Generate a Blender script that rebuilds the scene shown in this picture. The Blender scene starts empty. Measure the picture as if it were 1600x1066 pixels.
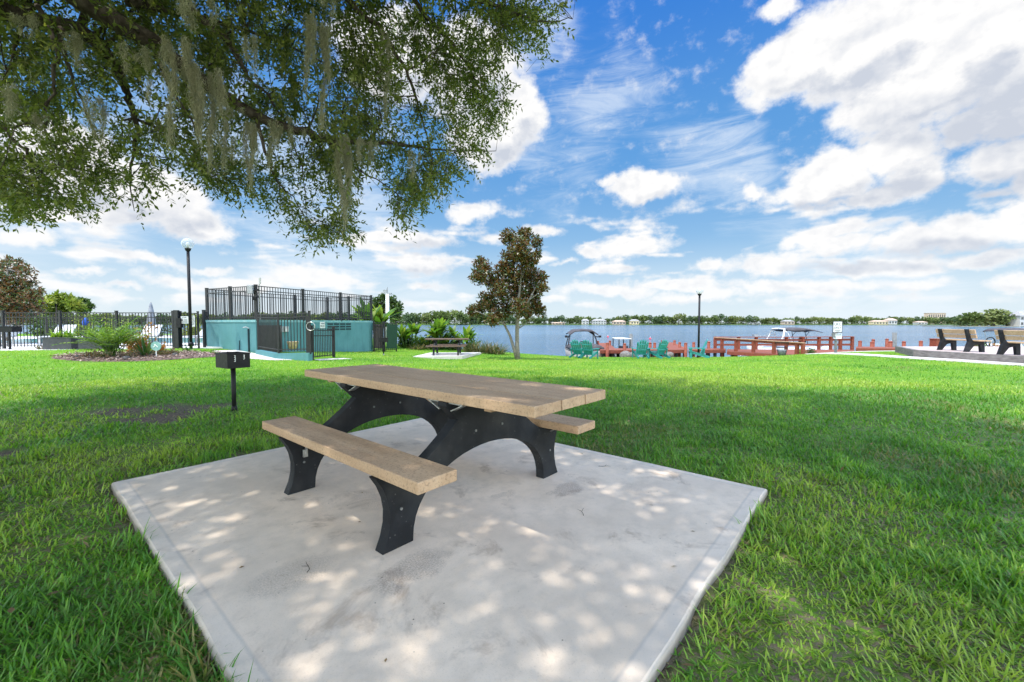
import bpy, math, random
import numpy as np
from mathutils import Vector, Matrix
R = math.radians
random.seed(7)
rng = np.random.default_rng(7)
C = bpy.context.scene.collection
F, TILT, HC = 659.7, 0.0422, 1.1536          # camera: focal in photo pixels, tilt down, height

def at(px, py, d):
    """world point on the ray of photo pixel (px,py) at depth y=d"""
    a = (px-800)/F; b = -(py-533)/F
    fw = math.cos(TILT)+b*math.sin(TILT); up = b*math.cos(TILT)-math.sin(TILT)
    s = d/fw
    return Vector((a*s, d, HC+up*s))

# ------------------------------------------------------------------ materials
def new_mat(name):
    m = bpy.data.materials.new(name); m.use_nodes = True
    nt = m.node_tree
    for n in list(nt.nodes): nt.nodes.remove(n)
    out = nt.nodes.new('ShaderNodeOutputMaterial')
    return m, nt, out

class NT:
    """tiny node helper"""
    def __init__(s, nt): s.nt = nt
    def n(s, typ, **kw):
        x = s.nt.nodes.new(typ)
        for k, v in kw.items(): setattr(x, k, v)
        return x
    def put(s, sock, v):
        if v is None: return
        if hasattr(v, 'is_output') or isinstance(v, bpy.types.NodeSocket): s.nt.links.new(v, sock)
        else:
            if isinstance(v, (tuple, list)) and sock.type == 'RGBA' and len(v) == 3: v = (*v, 1)
            sock.default_value = v
    def math(s, op, a, b=None, c=None, clamp=False):
        x = s.n('ShaderNodeMath', operation=op, use_clamp=clamp)
        for i, v in enumerate((a, b, c)): s.put(x.inputs[i], v)
        return x.outputs[0]
    def vec(s, op, a, b=None, out=0):
        x = s.n('ShaderNodeVectorMath', operation=op)
        s.put(x.inputs[0], a); s.put(x.inputs[1], b)
        return x.outputs[out]
    def mix(s, f, a, b, blend='MIX'):
        x = s.n('ShaderNodeMix', data_type='RGBA', blend_type=blend)
        s.put(x.inputs[0], f); s.put(x.inputs[6], a); s.put(x.inputs[7], b)
        return x.outputs[2]
    def noise(s, vec, scale, detail=4, rough=.55, dist=0, out='Fac'):
        x = s.n('ShaderNodeTexNoise')
        s.put(x.inputs['Vector'], vec); s.put(x.inputs['Scale'], scale); s.put(x.inputs['Detail'], detail)
        s.put(x.inputs['Roughness'], rough); s.put(x.inputs['Distortion'], dist)
        return x.outputs[out]
    def ramp(s, v, a, b, lo=0., hi=1.):
        x = s.n('ShaderNodeMapRange', interpolation_type='SMOOTHSTEP')
        s.put(x.inputs[0], v); s.put(x.inputs[1], a); s.put(x.inputs[2], b); s.put(x.inputs[3], lo); s.put(x.inputs[4], hi)
        return x.outputs[0]
    def coord(s, kind='Object'):
        return s.n('ShaderNodeTexCoord').outputs[kind]
    def scaled(s, v, sc):
        return s.vec('MULTIPLY', v, sc)
    def bump(s, h, strength=.3, dist=.01):
        x = s.n('ShaderNodeBump'); s.put(x.inputs['Height'], h); s.put(x.inputs['Strength'], strength); s.put(x.inputs['Distance'], dist)
        return x.outputs[0]
    def bsdf(s, out, col, rough=.6, metal=0., normal=None, spec=.5, **kw):
        b = s.n('ShaderNodeBsdfPrincipled')
        s.put(b.inputs['Base Color'], col); s.put(b.inputs['Roughness'], rough); s.put(b.inputs['Metallic'], metal)
        s.put(b.inputs['Specular IOR Level'], spec)
        if normal is not None: s.put(b.inputs['Normal'], normal)
        for k, v in kw.items(): s.put(b.inputs[k], v)
        if out is not None: s.nt.links.new(b.outputs[0], out.inputs[0])
        return b

def pm(name, c1, c2=None, scale=8., rough=.6, metal=0., bump=0., bscale=60., stretch=(1,1,1), spec=.4, detail=5):
    m, nt, out = new_mat(name); h = NT(nt)
    if c2 is None: c2 = tuple(min(1, x*1.3+.004) for x in c1)
    co = h.scaled(h.coord(), stretch)
    f = h.ramp(h.noise(co, scale, detail), .3, .7)
    col = h.mix(f, c1, c2)
    r = h.math('MULTIPLY_ADD', h.noise(co, scale*2.3, 3), .25, rough-.12, clamp=True)
    nm = h.bump(h.noise(co, bscale, 4), bump, .01) if bump else None
    h.bsdf(out, col, r, metal, nm, spec)
    return m

def leaf_mat(name, cols, trans=.35, rough=.45, back=None, tcol=None, spec=.4):
    """leaf colours spread over the per-face 'tint' attribute, with some light passing through"""
    m, nt, out = new_mat(name); h = NT(nt)
    a = h.n('ShaderNodeAttribute', attribute_name='tint')
    cr = h.n('ShaderNodeValToRGB'); el = cr.color_ramp.elements
    cols = list(cols)
    el[0].position = 0; el[0].color = (*cols[0], 1)
    el[1].position = 1; el[1].color = (*cols[-1], 1)
    for i, c in enumerate(cols[1:-1]):
        e = el.new((i+1)/(len(cols)-1)); e.color = (*c, 1)
    nt.links.new(a.outputs['Fac'], cr.inputs[0])
    col = cr.outputs[0]
    if back:
        g = h.n('ShaderNodeNewGeometry')
        col = h.mix(g.outputs['Backfacing'], col, back)
    b = h.bsdf(None, col, rough, 0, None, spec)
    t = h.n('ShaderNodeBsdfTranslucent')
    h.put(t.inputs[0], h.mix(1., col, tcol or (1.25, 1.35, .7), 'MULTIPLY'))
    mx = h.n('ShaderNodeMixShader'); h.put(mx.inputs[0], trans)
    nt.links.new(b.outputs[0], mx.inputs[1]); nt.links.new(t.outputs[0], mx.inputs[2]); nt.links.new(mx.outputs[0], out.inputs[0])
    return m

# ------------------------------------------------------------------ objects
def tag(o, label=None, cat=None, group=None, kind=None):
    if label: o['label'] = label
    if cat: o['category'] = cat
    if group: o['group'] = group
    if kind: o['kind'] = kind
    return o

def thing(name, label, cat, loc=(0, 0, 0), rz=0., group=None):
    o = bpy.data.objects.new(name, None); C.objects.link(o)
    o.empty_display_size = .1
    o.location = loc; o.rotation_euler = (0, 0, rz)
    return tag(o, label, cat, group)

def link_mesh(name, me, mat, parent=None):
    o = bpy.data.objects.new(name, me); C.objects.link(o)
    for m in (mat if isinstance(mat, (list, tuple)) else [mat]):
        if m: me.materials.append(m)
    if parent: o.parent = parent
    return o

def kids(o): return [c for c in C.objects if c.parent is o]

def copy_tree(o, parent=None):
    c = o.copy(); C.objects.link(c)
    if parent: c.parent = parent
    for ch in kids(o): copy_tree(ch, c)
    return c

class MB:
    """collects vertices and faces of one part"""
    def __init__(s): s.v = []; s.f = []; s.mi = []; s.cur = 0
    def add(s, vs, fs):
        k = len(s.v); s.v += [tuple(x) for x in vs]
        s.f += [tuple(i+k for i in f) for f in fs]; s.mi += [s.cur]*len(fs)
        return s
    def box(s, c, size, rot=None):
        c = Vector(c); hx, hy, hz = [q/2 for q in size]
        vs = [Vector((x, y, z)) for x in (-hx, hx) for y in (-hy, hy) for z in (-hz, hz)]
        if rot is not None:
            if isinstance(rot, (int, float)): rot = Matrix.Rotation(rot, 3, 'Z')
            vs = [rot @ v for v in vs]
        return s.add([v+c for v in vs], [(0, 1, 3, 2), (4, 6, 7, 5), (0, 4, 5, 1), (2, 3, 7, 6), (0, 2, 6, 4), (1, 5, 7, 3)])
    def bar(s, a, b, w, h=None, up=(0, 0, 1)):
        """rectangular bar from a to b; w across, h along up"""
        a, b = Vector(a), Vector(b); d = b-a; L = d.length
        if L < 1e-6: return s
        d.normalize(); up = Vector(up)
        if abs(d.dot(up)) > .95: up = Vector((0, 1, 0)) if abs(d.y) < .9 else Vector((1, 0, 0))
        x = d.cross(up).normalized(); z = x.cross(d)
        return s.box((a+b)/2, (w, L, h or w), Matrix((x, d, z)).transposed())
    def tube(s, pts, rad, n=8, cap=True):
        pts = [Vector(p) for p in pts]
        if isinstance(rad, (int, float)): rad = [rad]*len(pts)
        k = len(s.v); up = Vector((.31, .17, .94)); vs = []
        for i, p in enumerate(pts):
            d = (pts[min(i+1, len(pts)-1)]-pts[max(i-1, 0)])
            if d.length < 1e-9: d = Vector((0, 0, 1))
            d.normalize()
            u = up if abs(d.dot(up)) < .97 else Vector((1, 0, 0))
            x = d.cross(u).normalized(); y = d.cross(x)
            for j in range(n):
                t = 2*math.pi*j/n
                vs.append(p+(x*math.cos(t)+y*math.sin(t))*rad[i])
        fs = [(i*n+j, i*n+(j+1) % n, (i+1)*n+(j+1) % n, (i+1)*n+j) for i in range(len(pts)-1) for j in range(n)]
        if cap: fs += [tuple(range(n-1, -1, -1)), tuple((len(pts)-1)*n+j for j in range(n))]
        return s.add(vs, fs)
    def lathe(s, prof, c=(0, 0, 0), n=16):
        c = Vector(c); vs = []
        for r, z in prof:
            for j in range(n):
                t = 2*math.pi*j/n; vs.append(c+Vector((r*math.cos(t), r*math.sin(t), z)))
        fs = [(i*n+j, i*n+(j+1) % n, (i+1)*n+(j+1) % n, (i+1)*n+j) for i in range(len(prof)-1) for j in range(n)]
        fs += [tuple(range(n-1, -1, -1)), tuple((len(prof)-1)*n+j for j in range(n))]
        return s.add(vs, fs)
    def prism(s, outline, fn, t0, t1):
        """extrude a 2D outline (counter-clockwise); fn(a,b,t)->xyz"""
        n = len(outline)
        vs = [fn(a, b, t0) for a, b in outline]+[fn(a, b, t1) for a, b in outline]
        return s.add(vs, [tuple(range(n-1, -1, -1)), tuple(range(n, 2*n))]+[(i, (i+1) % n, n+(i+1) % n, n+i) for i in range(n)])
    def loft(s, secs, closed=True, cap=True):
        n = len(secs[0]); vs = [p for q in secs for p in q]
        m = n if closed else n-1
        fs = [(i*n+j, i*n+(j+1) % n, (i+1)*n+(j+1) % n, (i+1)*n+j) for i in range(len(secs)-1) for j in range(m)]
        if cap and closed: fs += [tuple(range(n-1, -1, -1)), tuple((len(secs)-1)*n+j for j in range(n))]
        return s.add(vs, fs)
    def build(s, name, mat, parent=None, smooth=False, bevel=0, off=None):
        me = bpy.data.meshes.new(name)
        if off is not None: vs = [tuple(Vector(v)-Vector(off)) for v in s.v]
        else: vs = s.v
        me.from_pydata(vs, [], s.f)
        import bmesh
        bm = bmesh.new(); bm.from_mesh(me); bmesh.ops.recalc_face_normals(bm, faces=bm.faces)
        if bevel: bmesh.ops.bevel(bm, geom=list(bm.edges), offset=bevel, segments=2, affect='EDGES', profile=.5, clamp_overlap=True)
        bm.to_mesh(me); bm.free()
        if smooth: me.polygons.foreach_set('use_smooth', [True]*len(me.polygons))
        o = link_mesh(name, me, mat, parent)
        if not bevel and any(s.mi): me.polygons.foreach_set('material_index', s.mi)
        return o

def np_mesh(name, V, Fc, mat, parent=None, tint=None, mi=None):
    """V (n,3); Fc (m,k) equal-sized faces; tint (m,)"""
    me = bpy.data.meshes.new(name); m, k = Fc.shape
    me.vertices.add(len(V)); me.vertices.foreach_set('co', np.ascontiguousarray(V, np.float32).ravel())
    me.loops.add(m*k); me.loops.foreach_set('vertex_index', np.ascontiguousarray(Fc, np.int32).ravel())
    me.polygons.add(m); me.polygons.foreach_set('loop_start', np.arange(0, m*k, k, dtype=np.int32))
    if tint is not None:
        at_ = me.attributes.new('tint', 'FLOAT', 'FACE'); at_.data.foreach_set('value', np.ascontiguousarray(tint, np.float32))
    me.update(calc_edges=True)
    o = link_mesh(name, me, mat, parent)
    if mi is not None: me.polygons.foreach_set('material_index', np.ascontiguousarray(mi, np.int32))
    return o

def unit(a): return a/np.maximum(1e-9, np.linalg.norm(a, axis=-1, keepdims=True))

def leaves_arrays(P, D, N, L, W, tint):
    """diamond leaves: base P, direction D, normal N, length L, width W"""
    n = len(P); S = unit(np.cross(D, N)); L = np.broadcast_to(L, n)[:, None]; W = np.broadcast_to(W, n)[:, None]
    V = np.empty((n, 4, 3)); V[:, 0] = P; V[:, 2] = P+D*L
    Nn = np.cross(S, D)
    V[:, 1] = P+D*L*.52+S*W*.5+Nn*W*.12; V[:, 3] = P+D*L*.52-S*W*.5+Nn*W*.12
    return V.reshape(-1, 3), np.arange(n*4).reshape(n, 4), tint

def rand_dirs(n, zb=0.):
    d = rng.normal(size=(n, 3)); d[:, 2] += zb
    return unit(d)

# value noise used to keep soil patches and grass density together
_tab = np.random.default_rng(3).random((256, 256))
def vnoise(x, y, sc):
    x = np.asarray(x, float)*sc+1000.; y = np.asarray(y, float)*sc+1000.
    xi = np.floor(x).astype(int); yi = np.floor(y).astype(int); fx = x-xi; fy = y-yi
    fx = fx*fx*(3-2*fx); fy = fy*fy*(3-2*fy)
    g = lambda a, b: _tab[a & 255, b & 255]
    return (g(xi, yi)*(1-fx)+g(xi+1, yi)*fx)*(1-fy)+(g(xi, yi+1)*(1-fx)+g(xi+1, yi+1)*fx)*fy
def fbm(x, y, sc): return (vnoise(x, y, sc)*.5+vnoise(x, y, sc*2.1)*.3+vnoise(x, y, sc*4.3)*.2)

# ------------------------------------------------------------------ table frame of reference
AZ = .7049
U = Vector((math.sin(AZ), math.cos(AZ), 0)); V_ = Vector((-math.cos(AZ), math.sin(AZ), 0))
def uv(u, v, z=0): return U*u+V_*v+Vector((0, 0, z))
RZT = math.pi/2-AZ
SL_U0, SL_U1, SL_V0, SL_V1 = .418, 3.365, .52, 4.165       # slab limits
TU, TV = 1.916, 2.4185                                     # table centre

# ------------------------------------------------------------------ terrain heights
_cp = []
def cp(px, py, d):
    p = at(px, py, d); _cp.append((p.x, p.y, p.z))
for q in [(210, 562, 12), (0, 549, 14), (120, 546, 14.6), (300, 544, 15.6), (430, 562.5, 13), (500, 561, 13.6), (600, 555, 18), (560, 551, 19.5),
          (690, 562.5, 19), (808, 561.5, 18.5), (740, 553, 21.5), (1000, 560, 23), (905, 560.5, 23), (1090, 560, 23), (1220, 556, 24),
          (1308, 551, 21), (1430, 558, 17.5), (1595, 571.5, 13.5), (1180, 560, 20)]: cp(*q)
for p in [(-5, 0), (5, 0), (-5, 4), (-3, 6), (4, 5), (0, 6.5), (0, -6), (-8, -6), (8, -6), (6, 7), (-4, 2), (2, 2), (0, 4), (2, 8), (-8, 3), (9, 3), (-4, 8)]:
    _cp.append((*p, -.045))
_cp += [(-22, 12, .35), (-24, 22, .35), (-14, 22, .3), (-13, 30, .3), (24, 8, -.2), (26, 18, -.25), (20, 24, -.45), (-24, 2, .2), (-30, 34, .3), (30, -4, -.1), (13, 9, -.12)]
_cp = np.array(_cp)
def _tps(r2): return np.where(r2 > 1e-12, r2*np.log(np.maximum(r2, 1e-12))*.5, 0)
_n = len(_cp); _K = _tps(((_cp[:, None, :2]-_cp[None, :, :2])**2).sum(-1))+np.eye(_n)*2.
_P = np.c_[np.ones(_n), _cp[:, :2]]
_A = np.block([[_K, _P], [_P.T, np.zeros((3, 3))]])
_w = np.linalg.solve(_A, np.r_[_cp[:, 2], np.zeros(3)])
ZW = -1.4                                                   # lake level
def shore(x):
    """depth of the near bank"""
    x = np.asarray(x, float)
    return np.interp(x, [-60, -12, -9, -7, 0, 12, 16, 60], [36, 34, 29, 26, 24.9, 25.2, 24.6, 24.2])
def gz(x, y):
    x = np.asarray(x, float); y = np.asarray(y, float); sh = x.shape
    xf = np.clip(x.ravel(), -32, 32); yf = np.clip(y.ravel(), -8, 36)
    r2 = (xf[:, None]-_cp[None, :, 0])**2+(yf[:, None]-_cp[None, :, 1])**2
    z = _tps(r2)@_w[:_n]+_w[_n]+_w[_n+1]*xf+_w[_n+2]*yf
    t = np.clip((y.ravel()-shore(x.ravel()))/1.3, 0, 1); t = t*t*(3-2*t)
    z = z*(1-t)+(-2.6)*t
    t2 = np.clip((y.ravel()-535)/30, 0, 1); z = z*(1-t2)+(-.6)*t2
    return z.reshape(sh)
def g1(x, y): return float(gz(np.array([x]), np.array([y]))[0])
def ground(px, d):
    """ground point below photo column px at depth d"""
    x = (px-800)/F*d
    return Vector((x, d, g1(x, d)))
def slab_dist(x, y):
    """signed distance outside the slab rectangle (negative inside)"""
    u = x*U.x+y*U.y; v = x*V_.x+y*V_.y
    du = np.maximum(SL_U0-u, u-SL_U1); dv = np.maximum(SL_V0-v, v-SL_V1)
    return np.where((du > 0) & (dv > 0), np.hypot(du, dv), np.maximum(du, dv))
def bareness(x, y):
    """0 lush .. 1 bare soil"""
    n = fbm(x, y*1.5, .9); sd = slab_dist(x, y)
    left = np.clip((.6-x)/3.2, 0, 1)*np.clip((9.5-y)/4, 0, 1)
    b = np.clip((n-.72+left*.10)/.10, 0, 1)*(.35+.65*left)
    edge = np.clip(1-(sd-.01)/(.05+.20*fbm(x+7, y, 2.5)*np.where(x < 0, 1.3, .6)), 0, 1)*np.clip((fbm(x, y+3, 1.6)-.30)/.25, 0, 1)
    return np.clip(np.maximum(b, edge), 0, 1)

def in_poly(x, y, P):
    r = np.zeros(len(x), bool); n = len(P)
    for i in range(n):
        (x0, y0), (x1, y1) = P[i], P[(i+1) % n]
        if y0 == y1: continue
        c = ((y0 > y) != (y1 > y)) & (x < (x1-x0)*(y-y0)/(y1-y0)+x0)
        r ^= c
    return r

# ------------------------------------------------------------------ camera, light, sky
SUN = Vector((-.30, -.20, .93)).normalized()                # direction towards the sun
EXPO = 1.22
sc = bpy.context.scene
cam = bpy.data.cameras.new('camera'); co_ = bpy.data.objects.new('camera', cam); C.objects.link(co_)
co_.location = (0, 0, HC); co_.rotation_euler = (math.pi/2-TILT, 0, 0)
cam.sensor_width = 36; cam.lens = F/1600*36; cam.clip_start = .05; cam.clip_end = 6000
sc.camera = co_
sc.view_settings.view_transform = 'Standard'; sc.view_settings.look = 'None'; sc.view_settings.exposure = EXPO; sc.view_settings.gamma = 1
sc.cycles.max_bounces = 6; sc.cycles.diffuse_bounces = 3; sc.cycles.glossy_bounces = 3; sc.cycles.transmission_bounces = 4; sc.cycles.transparent_max_bounces = 8
sl = bpy.data.lights.new('sun', 'SUN'); sl.energy = 2.35; sl.angle = R(.55); sl.color = (1, .95, .86)
so = bpy.data.objects.new('sun', sl); C.objects.link(so); so.rotation_euler = SUN.to_track_quat('Z', 'Y').to_euler()

def build_world():
    w = bpy.data.worlds.new('World'); sc.world = w; w.use_nodes = True
    nt = w.node_tree
    for n in list(nt.nodes): nt.nodes.remove(n)
    h = NT(nt); out = h.n('ShaderNodeOutputWorld'); bg = h.n('ShaderNodeBackground')
    sky = h.n('ShaderNodeTexSky', sky_type='NISHITA', sun_disc=False)
    sky.sun_elevation = math.asin(SUN.z); sky.sun_rotation = math.atan2(SUN.x, SUN.y); sky.altitude = 10; sky.air_density = 1; sky.dust_density = .6; sky.ozone_density = 2.
    # ---- cloud field as a group over (azimuth, elevation)
    g = bpy.data.node_groups.new('cloud_field', 'ShaderNodeTree')
    g.interface.new_socket('P', in_out='INPUT', socket_type='NodeSocketVector')
    g.interface.new_socket('D', in_out='OUTPUT', socket_type='NodeSocketFloat')
    k = NT(g); gi = k.n('NodeGroupInput'); go = k.n('NodeGroupOutput')
    P0 = gi.outputs[0]
    wn = k.vec('MULTIPLY_ADD', k.noise(P0, 9., 5, .6, out='Color'), (.085, .085, 0))
    g.nodes[-1].inputs[2].default_value = (-.0425, -.0425, 0)
    P = k.vec('ADD', P0, wn)
    # (px, py, rx, ry) of each cloud puff in the photograph's sky, stored below as angles
    puffs = [(1240, 105, 105, 72), (1345, 75, 150, 105), (1500, 70, 190, 115), (1620, 110, 150, 125), (1420, 150, 170, 72), (1560, 185, 120, 50), (1215, 18, 40, 26),
             (1300, 272, 88, 52), (1400, 228, 92, 50), (1440, 268, 78, 46), (1250, 298, 58, 24), (1360, 304, 120, 24), (1560, 258, 88, 44), (1650, 270, 90, 60), (1174, 299, 30, 15),
             (988, 294, 46, 36), (1026, 292, 56, 32), (958, 282, 26, 14), (1003, 313, 60, 17),
             (800, 180, 60, 78), (765, 215, 72, 58), (735, 110, 95, 90), (620, 90, 110, 80), (738, 331, 46, 23), (655, 378, 76, 20), (668, 413, 64, 18), (665, 446, 52, 10),
             (100, 255, 130, 75), (255, 315, 95, 60), (320, 350, 68, 33), (180, 300, 90, 60), (40, 375, 75, 22), (125, 424, 55, 9), (238, 412, 66, 14), (335, 424, 60, 11), (490, 428, 95, 20), (290, 443, 95, 12), (190, 452, 60, 8),
             (1300, 374, 92, 27), (1240, 382, 40, 18), (1420, 372, 90, 26), (1500, 358, 105, 36), (1590, 345, 90, 42), (1370, 412, 165, 22), (1530, 400, 110, 22), (1105, 419, 36, 13), (1195, 417, 95, 26), (985, 386, 84, 24), (925, 392, 40, 15),
             (1250, 447, 210, 15), (1590, 440, 80, 20), (1440, 444, 80, 16), (955, 452, 120, 16), (1080, 462, 120, 12), (880, 412, 30, 9), (845, 360, 40, 12),
             (-120, 150, 200, 120), (-200, 330, 150, 60), (1850, 80, 180, 120), (1800, 330, 160, 60)]
    D = None
    for (px, py, rx, ry) in puffs:
        x = (px-800)/F; v = at(px, py, 1.)-Vector((0, 0, HC)); az = math.atan2(v.x, v.y); el = math.asin(v.z/v.length)
        c2 = math.cos(az)**2
        rax = rx/F*c2; rel = ry/F*math.cos(az)*math.cos(el)**2
        dv = k.vec('MULTIPLY', k.vec('SUBTRACT', P, (az, el, 0)), (1/rax, 1/rel, 0))
        ln = k.vec('LENGTH', dv, out='Value')
        q = k.math('SUBTRACT', 1., ln)
        q = k.math('MULTIPLY', q, min(1., .30+ry/90.))
        D = q if D is None else k.math('SMOOTH_MAX', D, q, .05)
    # clouds behind the camera, for light and reflections
    az_ = k.n('ShaderNodeSeparateXYZ'); g.links.new(P0, az_.inputs[0])
    back = k.ramp(k.math('ABSOLUTE', az_.outputs[0]), 1.0, 1.35)
    bk = k.math('MULTIPLY', k.math('SUBTRACT', k.noise(k.vec('MULTIPLY', P0, (1, 1.6, 1)), 2.2, 3), .5), 2.4)
    D = k.math('MAXIMUM', D, k.math('ADD', bk, k.math('MULTIPLY_ADD', back, 2., -2.)))
    # rows of small fair-weather cumulus low over the lake
    el_ = az_.outputs[1]
    win = k.math('MULTIPLY', k.ramp(el_, .015, .06), k.ramp(el_, .30, .16))
    lowc = k.math('MULTIPLY', k.math('SUBTRACT', k.noise(k.vec('MULTIPLY', P0, (1, 3.4, 1)), 5.5, 3, .5), .49), 3.0)
    D = k.math('MAXIMUM', D, k.math('MULTIPLY', lowc, win))
    fine = k.math('MULTIPLY', k.math('SUBTRACT', k.noise(k.vec('MULTIPLY', P0, (1, 1.35, 1)), 19., 6, .62), .5), .70)
    D = k.math('ADD', D, fine)
    g.links.new(D, go.inputs[0])
    # ---- use it
    dirv = h.coord('Generated'); sp = h.n('ShaderNodeSeparateXYZ'); nt.links.new(dirv, sp.inputs[0])
    az = h.math('ARCTAN2', sp.outputs[0], sp.outputs[1]); el = h.math('ARCSINE', sp.outputs[2])
    cb = h.n('ShaderNodeCombineXYZ'); nt.links.new(az, cb.inputs[0]); nt.links.new(el, cb.inputs[1])
    Pv = cb.outputs[0]
    def field(v):
        q = h.n('ShaderNodeGroup'); q.node_tree = g; h.put(q.inputs[0], v); return q.outputs[0]
    d0 = field(Pv); d1 = field(h.vec('ADD', Pv, (-.028, .045, 0)))
    cover = h.ramp(d0, .0, .33)
    # grey undersides: thicker cloud lies between this point and the sun
    shade = h.math('MULTIPLY', h.ramp(h.math('SUBTRACT', d1, d0), -.10, .34), h.ramp(d0, .06, .5))
    sh = None
    for (px, py, rx, ry, am) in [(1600, 170, 190, 95, .9), (1440, 185, 130, 45, .6), (1400, 296, 120, 30, .9), (1300, 312, 70, 16, .8), (1010, 314, 56, 15, .55), (1570, 284, 90, 30, .8), (1480, 388, 150, 18, .8), (1350, 422, 160, 12, .8), (800, 235, 70, 30, .5), (250, 345, 110, 30, .6), (655, 390, 70, 10, .6), (668, 425, 60, 9, .6)]:
        v = at(px, py, 1.)-Vector((0, 0, HC)); a_ = math.atan2(v.x, v.y); e_ = math.asin(v.z/v.length)
        rax = rx/F*math.cos(a_)**2; rel = ry/F*math.cos(a_)*math.cos(e_)**2
        wv = h.vec('ADD', Pv, h.vec('MULTIPLY', h.vec('SUBTRACT', h.noise(Pv, 7., 4, .6, out='Color'), (.5, .5, .5)), (.12, .10, 0)))
        q = h.math('MULTIPLY', h.ramp(h.vec('LENGTH', h.vec('MULTIPLY', h.vec('SUBTRACT', wv, (a_, e_, 0)), (1/rax, 1/rel, 0)), out='Value'), 1.15, .35), am)
        sh = q if sh is None else h.math('MAXIMUM', sh, q)
    shade = h.math('MAXIMUM', h.math('MULTIPLY', shade, .8), sh)
    def relief(sc_, off, det):
        q = h.vec('MULTIPLY', Pv, (1, 1.3, 1))
        return h.math('SUBTRACT', h.noise(h.vec('ADD', q, off), sc_, det, .55), h.noise(q, sc_, det, .55))
    rel_ = h.math('ADD', h.math('MULTIPLY', relief(9., (-.022, .030, 0), 4), 1.5), h.math('MULTIPLY', relief(24., (-.009, .013, 0), 5), 1.1))
    shade = h.math('ADD', shade, h.math('MULTIPLY', h.math('ADD', rel_, .06), h.ramp(d0, .10, .45)), clamp=True)
    low = h.ramp(el, .02, .22)
    lit = (.665, .66, .655); dark = (.40, .43, .49)
    ccol = h.mix(shade, lit, dark)
    # thin high cirrus drawn out along one direction
    rot = h.n('ShaderNodeVectorRotate', rotation_type='Z_AXIS'); h.put(rot.inputs['Vector'], Pv); h.put(rot.inputs['Angle'], -.04)
    st = h.vec('MULTIPLY', rot.outputs[0], (1.5, 7.5, 1))
    ci = h.math('MULTIPLY', h.noise(st, 2.4, 8, .68, 1.6), h.ramp(h.noise(Pv, 2.3, 2), .36, .62))
    ci = h.math('MULTIPLY', h.ramp(ci, .24, .62), .55)
    # blue: deeper overhead, pale at the horizon
    base = h.mix(1., sky.outputs[0], (.098, .098, .098), 'MULTIPLY')
    deepb = h.mix(h.ramp(el, .0, .20), (.50, .585, .64), (.20, .365, .545)); deepb = h.mix(h.ramp(el, .10, .38), deepb, (.075, .235, .50)); deepb = h.mix(h.ramp(el, .34, .66), deepb, (.022, .145, .48))
    base = h.mix(.90, base, deepb)
    haze = h.ramp(el, .22, .0)
    base = h.mix(h.math('MULTIPLY', haze, .30), base, (.44, .52, .58))
    col = h.mix(ci, base, (.58, .63, .68))
    ccol = h.mix(h.math('MULTIPLY', haze, .35), ccol, (.58, .62, .66))
    col = h.mix(cover, col, ccol)
    # sky overhead and behind the viewer boosted past its own brightness to lift the shade
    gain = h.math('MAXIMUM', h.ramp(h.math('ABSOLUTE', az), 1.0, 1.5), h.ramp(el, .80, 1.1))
    col = h.mix(1., col, h.mix(gain, (1, 1, 1), (FILL_GAIN, FILL_GAIN*.90, FILL_GAIN*.75)), 'MULTIPLY')
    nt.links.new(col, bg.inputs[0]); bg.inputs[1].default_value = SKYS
    nt.links.new(bg.outputs[0], out.inputs[0])
SKYS = .665; FILL_GAIN = 5.3
build_world()

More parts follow.
